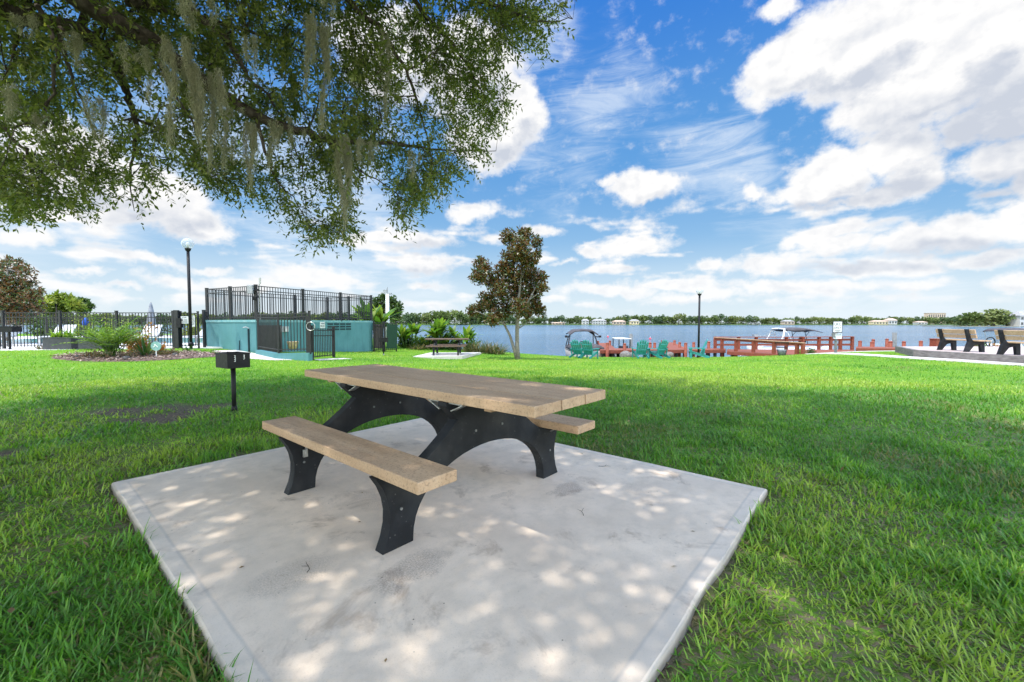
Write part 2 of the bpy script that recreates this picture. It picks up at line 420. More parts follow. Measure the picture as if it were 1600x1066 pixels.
# ------------------------------------------------------------------ terrain
def build_terrain():
    def axis(segs):
        o = []
        for a, b, st in segs: o += list(np.arange(a, b, st))
        return np.array(o)
    xs = axis([(-1200, -200, 250), (-200, -40, 20), (-40, -16, 1.5), (-16, -5, .5), (-5, 6, .12), (6, 18, .4), (18, 40, 1.5), (40, 200, 20), (200, 1201, 250)])
    ys = axis([(-60, -8, 8), (-8, -1, .7), (-1, 7, .12), (7, 27, .35), (27, 40, .8), (40, 520, 60), (520, 640, 12), (640, 2400, 350)])
    X, Y = np.meshgrid(xs, ys)
    Z = gz(X, Y); Z = Z+np.where((np.abs(X) < 20) & (Y < 24) & (Y > -3), (fbm(X, Y, 1.2)-.5)*.035, 0)*np.clip((slab_dist(X, Y)+.2)/.6, 0, 1)
    sd = slab_dist(X, Y)
    Z = np.where(sd < -.05, -.09, Z)
    Z = np.where(in_poly(X.ravel(), Y.ravel(), [(-36, 14.4), (-17.2, 14.3), (-13.5, 15.0), (-11.4, 15.9), (-10.6, 17), (-10.8, 32), (-36, 32)]).reshape(X.shape), np.minimum(Z, .0), Z)
    Z = np.where(in_poly(X.ravel(), Y.ravel(), [(17.1, 17.2), (17.5, 14.1), (18, 8.8), (31, 8.8), (31, 19.8), (18.9, 19.8)]).reshape(X.shape), np.minimum(Z, -.25), Z)
    b = bareness(X, Y)
    ny, nx = X.shape
    idx = np.arange(ny*nx).reshape(ny, nx)
    Fc = np.stack([idx[:-1, :-1], idx[:-1, 1:], idx[1:, 1:], idx[1:, :-1]], -1).reshape(-1, 4)
    V = np.stack([X, Y, Z], -1).reshape(-1, 3)
    m, nt, out = new_mat('lawn_soil'); h = NT(nt)
    a = h.n('ShaderNodeAttribute', attribute_name='bare')
    co = h.coord()
    n1 = h.noise(co, 3., 6); n2 = h.noise(co, 40., 5, .65); n3 = h.noise(co, 160., 3)
    soil = h.mix(h.ramp(n2, .3, .7), (.045, .032, .024), (.17, .13, .095))
    soil = h.mix(h.ramp(n3, .55, .7), soil, (.22, .17, .11))
    green = h.mix(h.ramp(h.noise(co, 26., 4), .3, .7), (.06, .16, .010), (.14, .28, .02))
    green = h.mix(h.math('MULTIPLY', h.ramp(n1, .45, .75), .4), green, (.20, .28, .04))
    # straw and soil show between blades close by; far off the blades cover the ground
    sp = h.n('ShaderNodeSeparateXYZ'); nt.links.new(co, sp.inputs[0])
    far = h.ramp(sp.outputs[1], 3., 11.)
    f = h.math('MAXIMUM', a.outputs['Fac'], h.math('MULTIPLY', h.math('SUBTRACT', 1., far), h.ramp(n2, .35, .65)))
    col = h.mix(f, green, soil)
    bed = h.ramp(sp.outputs[2], -1.0, -1.25)
    col = h.mix(bed, col, (.09, .08, .06))
    shorefar = h.ramp(sp.outputs[1], 500., 530.)
    col = h.mix(shorefar, col, (.07, .11, .035))
    h.bsdf(out, col, .95, 0, h.bump(n2, .5, .02), .1)
    o = np_mesh('ground', V, Fc, m)
    at_ = o.data.attributes.new('bare', 'FLOAT', 'POINT'); at_.data.foreach_set('value', b.ravel().astype(np.float32))
    o.data.polygons.foreach_set('use_smooth', [True]*len(o.data.polygons))
    tag(o, kind='structure')
build_terrain()

def build_lake():
    m, nt, out = new_mat('lake_water'); h = NT(nt)
    co = h.coord()
    a = h.noise(h.scaled(co, (1., 1.9, 1)), 1.15, 4, .62, .4); b = h.noise(h.scaled(co, (.2, .5, 1)), 1.0, 3, .6)
    c = h.noise(h.scaled(co, (.012, .03, 1)), 1.0, 3)
    hh = h.math('MULTIPLY_ADD', b, 1.6, a)
    nm = h.bump(hh, .95, .42)
    col = h.mix(h.ramp(c, .35, .65), (.045, .105, .165), (.07, .15, .225))
    h.bsdf(out, col, .12, 0, nm, .5, IOR=1.33)
    mb = MB(); mb.add([(-1400, 22, ZW), (1400, 22, ZW), (1400, 600, ZW), (-1400, 600, ZW)], [(0, 1, 2, 3)])
    tag(mb.build('water', m), kind='structure')
build_lake()

# ------------------------------------------------------------------ concrete slab
def concrete_mat(name, base=(.72, .595, .475), edge=None):
    m, nt, out = new_mat(name); h = NT(nt); co = h.coord()
    n1 = h.noise(co, 1.3, 5, .6); n2 = h.noise(co, 9., 6, .65); n3 = h.noise(co, 130., 3, .7); n4 = h.noise(co, 3.1, 6, .7, .6)
    n5 = h.noise(co, 900., 2)
    lo = tuple(x*.86 for x in base); hi = tuple(min(1, x*1.10) for x in base)
    col = h.mix(h.ramp(n1, .3, .7), lo, hi)
    col = h.mix(h.math('MULTIPLY', h.ramp(n2, .40, .72), .5), col, tuple(x*.72 for x in base))
    col = h.mix(h.math('MULTIPLY', h.ramp(n4, .55, .70), .7), col, (base[0]*.52, base[1]*.48, base[2]*.46))
    col = h.mix(h.math('MULTIPLY', h.ramp(n3, .55, .72), .40), col, tuple(x*.55 for x in base))
    col = h.mix(h.math('MULTIPLY', h.ramp(n5, .45, .75), .30), col, tuple(x*.7 for x in base))
    # tiny pits
    vor = h.n('ShaderNodeTexVoronoi'); h.put(vor.inputs['Vector'], co); h.put(vor.inputs['Scale'], 16.)
    col = h.mix(h.math('MULTIPLY', h.ramp(vor.outputs['Distance'], .075, .03), h.ramp(n4, .45, .6)), col, (.10, .09, .08))
    if edge:
        sp = h.n('ShaderNodeSeparateXYZ'); nt.links.new(co, sp.inputs[0])
        dx = h.math('SUBTRACT', edge[0], h.math('ABSOLUTE', sp.outputs[0])); dy = h.math('SUBTRACT', edge[1], h.math('ABSOLUTE', sp.outputs[1]))
        dd = h.math('ADD', h.math('MINIMUM', dx, dy), h.math('MULTIPLY_ADD', n2, .012, -.006))
        col = h.mix(h.math('MULTIPLY', h.ramp(dd, .085, .07), .22), col, (.56, .54, .51))
        col = h.mix(h.math('MULTIPLY', h.ramp(h.math('ABSOLUTE', h.math('SUBTRACT', dd, .078)), .012, .0), .35), col, (.33, .32, .31))
        col = h.mix(h.math('MULTIPLY', h.ramp(dd, .012, .0), .55), col, (.22, .20, .17))
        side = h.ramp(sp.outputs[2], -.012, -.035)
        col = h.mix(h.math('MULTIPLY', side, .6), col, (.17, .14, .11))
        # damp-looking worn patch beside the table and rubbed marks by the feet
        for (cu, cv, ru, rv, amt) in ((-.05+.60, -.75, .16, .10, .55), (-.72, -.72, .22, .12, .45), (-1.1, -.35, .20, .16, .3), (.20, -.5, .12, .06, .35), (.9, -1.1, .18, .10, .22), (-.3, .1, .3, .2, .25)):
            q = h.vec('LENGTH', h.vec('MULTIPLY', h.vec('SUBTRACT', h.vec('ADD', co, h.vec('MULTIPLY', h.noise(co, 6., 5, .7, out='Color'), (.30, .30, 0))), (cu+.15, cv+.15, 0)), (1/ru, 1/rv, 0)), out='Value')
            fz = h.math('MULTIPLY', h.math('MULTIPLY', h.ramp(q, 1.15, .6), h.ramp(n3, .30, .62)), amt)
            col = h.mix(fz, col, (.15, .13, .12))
    hh = h.math('MULTIPLY_ADD', n2, .6, h.math('MULTIPLY', n3, .5))
    h.bsdf(out, col, .88, 0, h.bump(hh, .28, .006), .25)
    return m
M_conc = concrete_mat('weathered_concrete')
def build_slab():
    su, sv = SL_U1-SL_U0, SL_V1-SL_V0
    c = uv((SL_U0+SL_U1)/2, (SL_V0+SL_V1)/2)
    mb = MB(); n = 24
    # top as a grid with slightly wavering edges, rolled over at the rim
    lim = []
    def ring(inset, z, wob):
        pts = []
        hu, hv = su/2-inset, sv/2-inset
        for (a, b) in (((-hu, -hv), (hu, -hv)), ((hu, -hv), (hu, hv)), ((hu, hv), (-hu, hv)), ((-hu, hv), (-hu, -hv))):
            for i in range(n):
                t = i/n; x = a[0]+(b[0]-a[0])*t; y = a[1]+(b[1]-a[1])*t
                wv = (float(vnoise(x*3+11, y*3, 1))-.5)*wob
                L = math.hypot(x, y); pts.append((x+x/L*wv, y+y/L*wv, z))
        return pts
    rings = [ring(-.004, -.14, .03), ring(0, -.014, .022), ring(.004, -.005, .020), ring(.012, 0, .018)]
    mb.loft(rings, True, True)
    o = mb.build('concrete_slab', concrete_mat('slab_concrete', edge=(su/2, sv/2)))
    o.location = c; o.rotation_euler = (0, 0, RZT)
    tag(o, kind='structure')
    o['label'] = 'pale concrete slab under the large picnic table'
build_slab()

# ------------------------------------------------------------------ grass
def build_grass():
    def sample(n, r0, r1, pw=1.):
        t = R(72)
        th = rng.uniform(-t, t, n); r = np.sqrt(rng.uniform(r0**2, r1**2, n))
        return np.c_[r*np.sin(th), r*np.cos(th)]
    zones = [(.5, 3.2, 140000, .055, .0075, 3), (3.2, 6, 155000, .060, .0080, 2), (6, 12, 185000, .085, .012, 2), (12, 27, 185000, .075, .022, 1)]
    Vs, Fs, Ts, off = [], [], [], 0
    for (r0, r1, n, L0, W0, seg) in zones:
        p = sample(n, r0, r1)
        x, y = p[:, 0], p[:, 1]
        sdv = slab_dist(x, y); keep = sdv > .004
        b = bareness(x, y)
        keep &= rng.random(n) > b*.93
        keep &= (y < shore(x)-.25)
        for f in EXCLUDE: keep &= ~f(x, y)
        p = p[keep]; x, y = p.T; n = len(p)
        z = gz(x, y)
        cl = fbm(x+31, y, 2.3); cl2 = fbm(x, y+17, .55)
        yaw = rng.uniform(0, 2*np.pi, n)+cl*5.
        tuft = np.clip((fbm(x+5, y+9, 3.2)-.45)/.2, 0, 1)
        L = L0*rng.uniform(.55, 1.35, n)*(.55+.75*cl)*(.8+.7*tuft*(r1 < 7))
        L = L*(1+.5*(slab_dist(x, y) < .10)*(rng.random(n) < .4))
        W = W0*rng.uniform(.6, 1.3, n)
        lean0 = rng.uniform(.2, 1.25, n); bend = rng.uniform(.2, 1.2, n)
        dead = rng.random(n) < (.16+.22*(cl2 > .58)+.15*bareness(x, y))*(1. if r1 < 7 else .6)
        lean0 = np.where(dead, rng.uniform(.9, 1.5, n), lean0)
        hx, hy = np.cos(yaw), np.sin(yaw)
        S = np.c_[-hy, hx, np.zeros(n)]
        pos = np.c_[x, y, z-.006]; ang = lean0.copy()
        rows = [pos.copy()]; st = L/seg
        for k in range(seg):
            d = np.c_[hx*np.sin(ang), hy*np.sin(ang), np.cos(ang)]
            pos = pos+d*st[:, None]; rows.append(pos.copy()); ang = ang+bend/seg
        nv = 2*seg+1
        V = np.empty((n, nv, 3))
        for k in range(seg):
            w = W*(1., .95, .7)[k] if seg > 1 else W
            V[:, 2*k] = rows[k]+S*w[:, None]*.5; V[:, 2*k+1] = rows[k]-S*w[:, None]*.5
        V[:, 2*seg] = rows[seg]
        base = off+np.arange(n)*nv
        tr = []
        for k in range(seg-1):
            tr += [(2*k, 2*k+1, 2*k+3), (2*k, 2*k+3, 2*k+2)]
        tr += [(2*seg-2, 2*seg-1, 2*seg)]
        for t in tr: Fs.append(np.stack([base+t[0], base+t[1], base+t[2]], -1))
        tn = np.where(dead, rng.uniform(.0, .12, n), np.clip(.22+.78*(rng.random(n)*.5+(cl2-.5)*1.7+.36+.14*(y > 8)), .2, 1))
        for t in tr: Ts.append(tn)
        Vs.append(V.reshape(-1, 3)); off += n*nv
    m = leaf_mat('lawn_grass', [(.25, .20, .11), (.23, .21, .07), (.065, .19, .022), (.105, .265, .026), (.18, .34, .030), (.31, .42, .055)], .36, .42, spec=.35, tcol=(1.1, 1.3, .5))
    o = np_mesh('grass', np.concatenate(Vs), np.concatenate(Fs), m, tint=np.concatenate(Ts))
    tag(o, kind='stuff')
# ------------------------------------------------------------------ shared materials
M_plank = None
def plank_mat(name, c1, c2, stretch):
    m, nt, out = new_mat(name); h = NT(nt); co = h.coord()
    n1 = h.noise(h.scaled(co, stretch), 14., 6, .7); n2 = h.noise(co, 75., 4, .75); n3 = h.noise(co, 210., 2); n4 = h.noise(co, 2.2, 4)
    col = h.mix(h.ramp(n1, .3, .7), c1, c2)
    col = h.mix(h.math('MULTIPLY', h.ramp(n4, .4, .7), .35), col, tuple(x*1.25 for x in c2))
    col = h.mix(h.math('MULTIPLY', h.ramp(n2, .50, .66), .6), col, tuple(x*.45 for x in c1))
    col = h.mix(h.math('MULTIPLY', h.ramp(n3, .58, .70), .45), col, (.42, .36, .27))
    # weathered ends and lower rims are greener-grey
    g = h.n('ShaderNodeNewGeometry'); 
    h.bsdf(out, col, .72, 0, h.bump(h.math('MULTIPLY_ADD', n2, .7, n1), .35, .004), .3)
    return m
M_tan = plank_mat('tan_recycled_board', (.36, .228, .132), (.49, .335, .208), (1, .10, 1))
M_tanend = plank_mat('board_end', (.20, .155, .085), (.30, .24, .15), (1, 1, 1))
M_black = pm('black_plastic_frame', (.012, .013, .016), (.022, .024, .028), 5, .55, 0, .25, 160, spec=.4)
def speck_black():
    m, nt, out = new_mat('speckled_black_frame'); h = NT(nt); co = h.coord()
    n = h.noise(co, 6., 5, .6); s = h.noise(co, 170., 3, .7)
    v = h.n('ShaderNodeTexVoronoi'); h.put(v.inputs['Vector'], co); h.put(v.inputs['Scale'], 34.)
    col = h.mix(h.ramp(n, .3, .7), (.007, .008, .010), (.017, .019, .022))
    col = h.mix(h.math('MULTIPLY', h.ramp(v.outputs['Distance'], .16, .05), h.ramp(h.noise(co, 12., 3), .42, .62)), col, (.11, .11, .11))
    col = h.mix(h.math('MULTIPLY', h.ramp(h.noise(co, 2.5, 4), .52, .72), .35), col, (.07, .068, .062))
    h.bsdf(out, col, .68, 0, h.bump(s, .3, .004), .25)
    return m
M_frame = speck_black()
M_galv = pm('galvanised_steel', (.30, .30, .29), (.50, .50, .49), 30, .45, .7, .1, 90)
M_blackpaint = pm('black_painted_steel', (.008, .008, .009), (.012, .012, .013), 12, .55, 0, .15, 140, spec=.25)
M_fence = pm('black_aluminium', (.010, .011, .013), (.016, .017, .020), 8, .45, 0, 0, spec=.4)
M_red = pm('red_stained_timber', (.16, .036, .018), (.25, .060, .028), 5, .7, 0, .3, 40, stretch=(1, 1, 3))
M_reddeck = pm('red_deck_boards', (.175, .047, .026), (.24, .072, .040), 6, .75, 0, .3, 40, stretch=(6, .6, 1))
M_brownold = pm('weathered_brown_board', (.10, .062, .042), (.16, .105, .072), 9, .8, 0, .3, 60)
M_rail = pm('weathered_handrail', (.30, .17, .10), (.40, .26, .17), 7, .75, 0, .2, 40)
M_darkpile = pm('dark_timber', (.025, .02, .018), (.06, .05, .045), 7, .8)  # darker tone than the red timber above
M_greypile = pm('grey_weathered_pile', (.10, .11, .11), (.18, .18, .17), 7, .85, 0, .3, 30)
M_teal, _nt, _out = new_mat('teal_masonry_paint'); _h = NT(_nt); _co = _h.coord()
_c = _h.mix(_h.ramp(_h.noise(_co, 1.3, 5), .3, .7), (.074, .195, .205), (.098, .24, .25))
_c = _h.mix(_h.math('MULTIPLY', _h.ramp(_h.noise(_h.scaled(_co, (5, 5, .35)), 1.6, 5, .65), .50, .72), .40), _c, (.06, .13, .135))
_c = _h.mix(_h.math('MULTIPLY', _h.ramp(_h.noise(_co, 7., 5, .7), .58, .72), .35), _c, (.17, .30, .30))
_h.bsdf(_out, _c, .85, 0, _h.bump(_h.noise(_co, 28., 4), .3, .01), .15)
M_tealdk = pm('dark_vent_void', (.012, .03, .035), (.02, .045, .05), 6, .9)
M_white = pm('white_paint', (.68, .68, .66), (.80, .80, .78), 6, .45)
M_whiteplas = pm('white_plastic', (.40, .40, .39), (.52, .52, .51), 9, .4)
M_greychair = pm('green_plastic_slats', (.018, .205, .185), (.028, .265, .24), 6, .5, 0, 0, spec=.4)
M_seatgreen = M_greychair
M_canvas = pm('charcoal_canvas', (.045, .04, .043), (.085, .075, .078), 4, .85, 0, .3, 60)
M_hulltan = pm('tan_hull', (.26, .23, .20), (.36, .32, .28), 4, .35)
M_hullwhite = pm('white_hull', (.62, .64, .66), (.74, .75, .76), 3, .25)
M_hullblue = pm('blue_hull_band', (.03, .06, .16), (.05, .10, .24), 3, .3)
M_bark = pm('oak_bark', (.045, .036, .030), (.12, .10, .085), 14, .95, 0, .9, 55, stretch=(1, 1, .5), spec=.1)
M_barkpale = pm('pale_bark', (.14, .12, .10), (.27, .24, .20), 14, .92, 0, .6, 60, spec=.1)
M_twig = pm('thin_twig_bark', (.05, .04, .032), (.09, .075, .06), 20, .95, spec=.1)
M_brownpanel = pm('brown_ribbed_panel', (.045, .036, .034), (.062, .05, .047), 6, .6)
M_sign = pm('white_sign_face', (.60, .60, .58), (.70, .70, .68), 7, .5)
M_ink = pm('sign_lettering', (.02, .02, .025), (.03, .03, .035), 7, .6)
M_terra = pm('pale_terracotta', (.36, .25, .14), (.52, .38, .24), 12, .8)
M_greymetal = pm('grey_metal', (.22, .23, .24), (.34, .35, .36), 10, .45, .4)
M_planter = pm('charcoal_planter', (.035, .036, .042), (.055, .056, .062), 5, .6)
M_wallgrey = pm('dark_block_wall', (.115, .10, .095), (.20, .18, .17), 5, .9, 0, .5, 20, stretch=(1, 1, 3))
M_paver = pm('pinkish_pavers', (.36, .28, .25), (.46, .37, .33), 5, .85, 0, .3, 14)
M_path = concrete_mat('path_concrete', (.58, .54, .49))
M_pooldeck = pm('pale_pool_deck', (.62, .58, .54), (.72, .69, .65), 3, .85)

# ------------------------------------------------------------------ picnic tables
def board(L, w, th):
    mb = MB(); mb.box((0, 0, 0), (w, L, th)); return mb
def make_table(label, near=True, group='picnic tables on concrete pads'):
    t = thing('picnic_table', label, 'picnic table', (0, 0, 0), 0, group)
    H, BH, TH = .76, .448, .055
    tw, tl = .349, 1.223; bo, bw, bl = .67, .1165, .912
    if not near: tl = 1.02
    mb = MB(); w = 2*tw/3
    for k in (-1, 0, 1):
        L = 2*tl+(0, .006, -.004)[k]
        mb.box((k*w, 0, H-TH/2-(.0, .0015, .0)[k]), (w-.006, L, TH))
    o = mb.build('tabletop', M_tan, t, bevel=.004)
    for s in (-1, 1):
        mb = MB(); mb.box((s*bo, 0, BH-.0285), (2*bw, 2*bl, .057)); mb.build('bench_seat', M_tan, t, bevel=.005)
    if not near:
        for c in kids(t): c.data.materials[0] = M_brownold
    def arc(a, b, bulge, n=6):
        """points from a to b bowed sideways"""
        (x0, y0), (x1, y1) = a, b; dx, dy = x1-x0, y1-y0
        return [(x0+dx*i/n-dy*bulge*4*(i/n)*(1-i/n), y0+dy*i/n+dx*bulge*4*(i/n)*(1-i/n)) for i in range(n+1)]
    zt = H-TH; zb = BH-.057
    half = []
    # right half, from the arch's crown round the outside to the top centre (counter-clockwise)
    arch = [(.585*math.sin(a), .405*math.cos(a)**.85 if math.cos(a) > 0 else 0) for a in [math.pi/2*i/12 for i in range(13)]]
    half += arch
    half += [(.770, 0.)]
    half += arc((.770, 0.), (.800, zb), .16)[1:-1]
    half += [(.800, zb), (.535, zb)]
    half += arc((.535, zb), (.265, zt-.115), .02, 3)[1:]
    half += [(.355, zt-.025), (.355, zt)]
    outl = half+[(-x, y) for x, y in reversed(half[1:])]
    for s in (-1, 1):
        mb = MB(); v0 = s*.60; th = .072
        mb.prism(outl, lambda a, b, tt: (a, tt, b), v0-(th if s > 0 else 0), v0+(th if s < 0 else 0))
        o = mb.build('leg_frame', M_frame, t, bevel=.0035 if near else 0)
        if near:
            # galvanised brackets under top and seats, bolted to this frame
            yy = v0-s*.085
            for x in (-.31, .31):
                mb = MB(); mb.bar((x, v0-s*.036-.15, zt-.005), (x, v0-s*.036+.15, zt-.005), .05, .006)
                for e in (-1, 1): mb.bar((x, v0-s*.036+e*.15, zt-.006), (x, v0-s*.036+e*.05, zt-.050), .045, .006)
                mb.build('bracket', M_galv, o)
            for x in (-.67, .67):
                mb = MB(); mb.bar((x, v0-s*.036-.12, zb-.006), (x, v0-s*.036+.12, zb-.006), .05, .006)
                for e in (-1, 1): mb.bar((x, v0-s*.036+e*.12, zb-.007), (x, v0-s*.036+e*.045, zb-.045), .04, .006)
                mb.build('bracket', M_galv, o)
            mb = MB(); mb.bar((-.63, v0-s*.076, zb-.012), (-.655, v0-s*.08, .255), .028, .008, up=(1, 0, 0)); mb.box((-.655, v0-s*.083, .262), (.03, .014, .05)); mb.build('strap', M_galv, o)
            for bx, bz in ((-.12, .50), (.12, .50), (-.66, .20), (.66, .20)):
                mb = MB(); mb.tube([(bx, v0-s*.078, bz), (bx, v0+s*.006, bz)], .008, 8); mb.build('bolt', M_greypile, o)
    mb = MB()
    for s in (-1, 1): mb.box((0, s*(tl-.35), zt-.012), (.60, .05, .022))
    mb.build('batten', M_tan, t)
    return t
t = make_table('large tan plank picnic table with black arched frames on the near slab')
t.location = uv(TU, TV, 0); t.rotation_euler = (0, 0, RZT)

# ------------------------------------------------------------------ litter on the slab: twigs and dry leaves
def litter():
    i = 0
    spots = [((912, 812), 'thin forked twig lying on the slab right of the near bench'), ((725, 668), 'curved thin twig on the slab beneath the tabletop'), ((935, 732), 'small bent twig near the right foot of the table'),
             ((480, 905), 'short dark twig on the slab in front of the near bench leg')]
    for (px, py), lab in spots:
        d0 = HC*F/(py-505.1); p = at(px, py, d0); p.z = .004
        mb = MB(); a = random.uniform(0, 6.28); pts = [p]
        for k in range(4):
            a += random.uniform(-.7, .7); pts.append(pts[-1]+Vector((math.cos(a)*.025, math.sin(a)*.025, .003 if k == 1 else 0)))
        mb.tube(pts, [.0018, .0016, .0014, .0012, .0008], 5)
        q = pts[2]; mb.tube([q, q+Vector((math.cos(a+1.2)*.03, math.sin(a+1.2)*.03, .004))], [.0013, .0006], 5)
        o = mb.build('twig', M_twig, off=p); o.location = p
        tag(o, lab, 'twig', 'twigs on the slab')
litter()

# ------------------------------------------------------------------ park grills
def make_grill(label, near=True, double=False):
    t = thing('park_grill', label, 'grill', (0, 0, 0), 0, 'black park grills on posts')
    z0, z1 = .60, .80
    if double:
        for s in (-.16, .16):
            mb = MB(); mb.tube([(s, 0, -.05), (s, 0, z0)], .035, 10); mb.build('post', M_blackpaint, t)
    else:
        mb = MB(); mb.tube([(0, 0, -.06), (0, 0, z0+.004)], [.026, .030], 14); mb.build('post', M_blackpaint, t, True)
        mb = MB(); mb.lathe([(.034, -.05), (.034, .06), (.027, .07)], n=14); mb.build('sleeve', M_greymetal if not near else M_blackpaint, t, True)
    w, d = (.375, .27) if not double else (.80, .35)
    mb = MB(); th = .006
    mb.box((0, 0, z0+.003), (w, d, th))
    mb.box((-w/2, 0, (z0+z1)/2), (th, d, z1-z0)); mb.box((w/2, 0, (z0+z1)/2), (th, d, z1-z0))
    mb.box((0, d/2, (z0+z1)/2), (w-th, th, z1-z0)); mb.box((0, -d/2, (z0+z1)/2), (w-th, th, z1-z0))
    mb.box((0, -d/2-.003, z1-.012), (w+.02, .012, .02)); mb.box((w/2+.003, 0, z1-.006), (.012, d+.016, .014))
    mb.build('firebox', M_blackpaint, t, bevel=.0015)
    mb = MB()
    for k in range(10): mb.tube([(-w/2+.02+k*(w-.04)/9, -d/2+.01, z1-.05), (-w/2+.02+k*(w-.04)/9, d/2-.01, z1-.05)], .005, 6)
    mb.build('grate', M_greymetal, t)
    if near:
        mb = MB()
        for yy in (-.052, .058):
            zz = z1-.03
            n = 3 if yy < 0 else 2
            for k in range(n+1):
                mb.box((w/2+.0062, yy, zz-k*.026), (.006, .016, .008))
                if k < n: mb.bar((w/2+.0062, yy+.006, zz-k*.026-.004), (w/2+.0062, yy+.006*(1 if k % 2 else .2), zz-k*.026-.022), .006, .007, up=(1, 0, 0))
        mb.build('notch_daylight', M_white, t)  # white raised pieces stand for daylight showing through the notched slots
    return t
g = make_grill('black steel park grill on a single post behind the near slab')
p = at(366, 638, 5.72); g.location = (p.x, p.y, g1(p.x, p.y)-.0); g.rotation_euler = (0, 0, R(-35.))
g2 = make_grill('small dark grill on a thin post by the green fence screen', False)
p = ground(599, 18.2); g2.location = p; g2.rotation_euler = (0, 0, .3); g2.scale = (.95, .95, .95)
g3 = make_grill('wide black grill on two posts by the pool fence at the left', False, True)
p = ground(6, 14.6); g3.location = p; g3.rotation_euler = (0, 0, .15)

# ------------------------------------------------------------------ second table with its pad
mb = MB(); q = [at(645, 563, 18.9), at(722, 563.5, 19.1), at(752, 556.5, 21.6), at(672, 556, 21.4)]
cx = sum((v.x for v in q))/4; cy = sum((v.y for v in q))/4
zs = max(g1(v.x, v.y) for v in q)+.03
mb.add([(v.x, v.y, zs) for v in q]+[(v.x, v.y, zs-.3) for v in q], [(0, 1, 2, 3), (0, 4, 5, 1), (1, 5, 6, 2), (2, 6, 7, 3), (3, 7, 4, 0)])
o = mb.build('concrete_pad', M_path); tag(o, kind='structure')
PAD2 = q
t2 = make_table('smaller brown picnic table on the far concrete pad by the lake', False)
p = at(699, 560, 20.2); t2.location = (p.x, p.y, zs+.001); t2.rotation_euler = (0, 0, math.pi/2+.05)
# ------------------------------------------------------------------ live oak overhead
M_oak = leaf_mat('oak_leaf', [(.070, .100, .026), (.105, .140, .034), (.145, .180, .046), (.19, .215, .065), (.25, .255, .11)], .45, .45, tcol=(1.3, 1.4, .55), spec=.3)
M_oakup = leaf_mat('oak_leaf_brightened', [(.12, .145, .05), (.17, .19, .07), (.24, .25, .10)], .6, .5, tcol=(1.3, 1.3, .75), spec=.2)  # leaf colour and translucency raised in the upper crown to brighten the shade below
M_moss = leaf_mat('spanish_moss', [(.27, .28, .19), (.38, .375, .265), (.49, .47, .345)], .55, .9, spec=.05, tcol=(1, 1, .8))

def at_np(px, py, d):
    a = (px-800)/F; b = -(py-533)/F
    fw = np.cos(TILT)+b*np.sin(TILT); up = b*np.cos(TILT)-np.sin(TILT); s = d/fw
    return np.stack([a*s, d, HC+up*s], -1)

LIMBS = [  # (px, py, depth, radius m) polylines through the crown
    [(-130, -330, 3.6, .20), (20, -110, 4.2, .15), (131, 0, 4.7, .115), (240, 64, 5.0, .092), (278, 98, 5.15, .085), (398, 180, 5.5, .062), (480, 206, 5.8, .050), (512, 218, 5.9, .045), (640, 226, 6.4, .022), (700, 236, 6.7, .012), (775, 236, 7.0, .005)],
    [(-330, -110, 4.2, .16), (-60, -5, 4.8, .115), (0, 18, 5.0, .10), (124, 49, 5.4, .082), (180, 98, 5.6, .060), (195, 135, 5.7, .046), (203, 165, 5.8, .040), (212, 205, 5.9, .024), (205, 275, 6.1, .010), (210, 330, 6.2, .004)],
    [(240, -60, 4.7, .07), (315, 30, 5.0, .042), (353, 60, 5.1, .036), (372, 90, 5.2, .030), (388, 122, 5.3, .022), (430, 165, 5.6, .012), (470, 260, 5.9, .008), (480, 340, 6.1, .004)],
    [(60, 10, 4.6, .03), (75, 34, 4.6, .025), (88, 75, 4.6, .021), (84, 115, 4.65, .018), (82, 145, 4.7, .014), (70, 200, 4.9, .008)],
    [(95, 45, 5.0, .03), (98, 71, 5.0, .024), (108, 105, 5.05, .019), (120, 140, 5.1, .014), (150, 215, 5.3, .007)],
    [(45, 20, 5.2, .03), (36, 40, 5.2, .022), (25, 70, 5.25, .018), (20, 95, 5.3, .014), (8, 130, 5.4, .008)],
    [(440, -120, 5.0, .07), (543, 0, 5.5, .034), (591, 41, 5.7, .030), (612, 72, 5.8, .027), (633, 109, 5.9, .022), (650, 150, 6.0, .018), (659, 182, 6.1, .013), (675, 250, 6.3, .007), (668, 320, 6.5, .003)],
    [(560, -180, 5.4, .06), (655, 10, 5.9, .030), (671, 32, 5.95, .026), (695, 55, 6.05, .022), (711, 72, 6.15, .018), (745, 130, 6.3, .010), (775, 200, 6.6, .004)],
    [(-60, 120, 5.0, .035), (11, 206, 5.3, .022), (34, 230, 5.4, .019), (49, 248, 5.5, .016), (70, 275, 5.6, .012), (86, 295, 5.7, .008), (110, 325, 5.8, .004)],
    [(398, 180, 5.5, .030), (415, 235, 5.6, .018), (430, 275, 5.7, .013), (455, 308, 5.8, .009), (476, 338, 5.9, .006), (490, 375, 6.0, .003)],
    [(600, -220, 5.2, .06), (740, -20, 5.8, .030), (800, 20, 6.0, .020), (850, 35, 6.2, .010), (895, 30, 6.4, .004)],
    [(512, 218, 5.9, .028), (545, 255, 6.0, .014), (590, 280, 6.1, .009), (640, 318, 6.3, .006), (676, 334, 6.4, .003)],
    [(200, 5, 4.9, .05), (280, 20, 5.4, .030), (420, 60, 6.0, .018), (560, 120, 6.5, .010), (650, 130, 6.8, .005)],
    [(240, 64, 5.0, .04), (262, 130, 5.1, .020), (300, 190, 5.3, .012), (320, 250, 5.5, .007), (345, 300, 5.6, .003)],
]
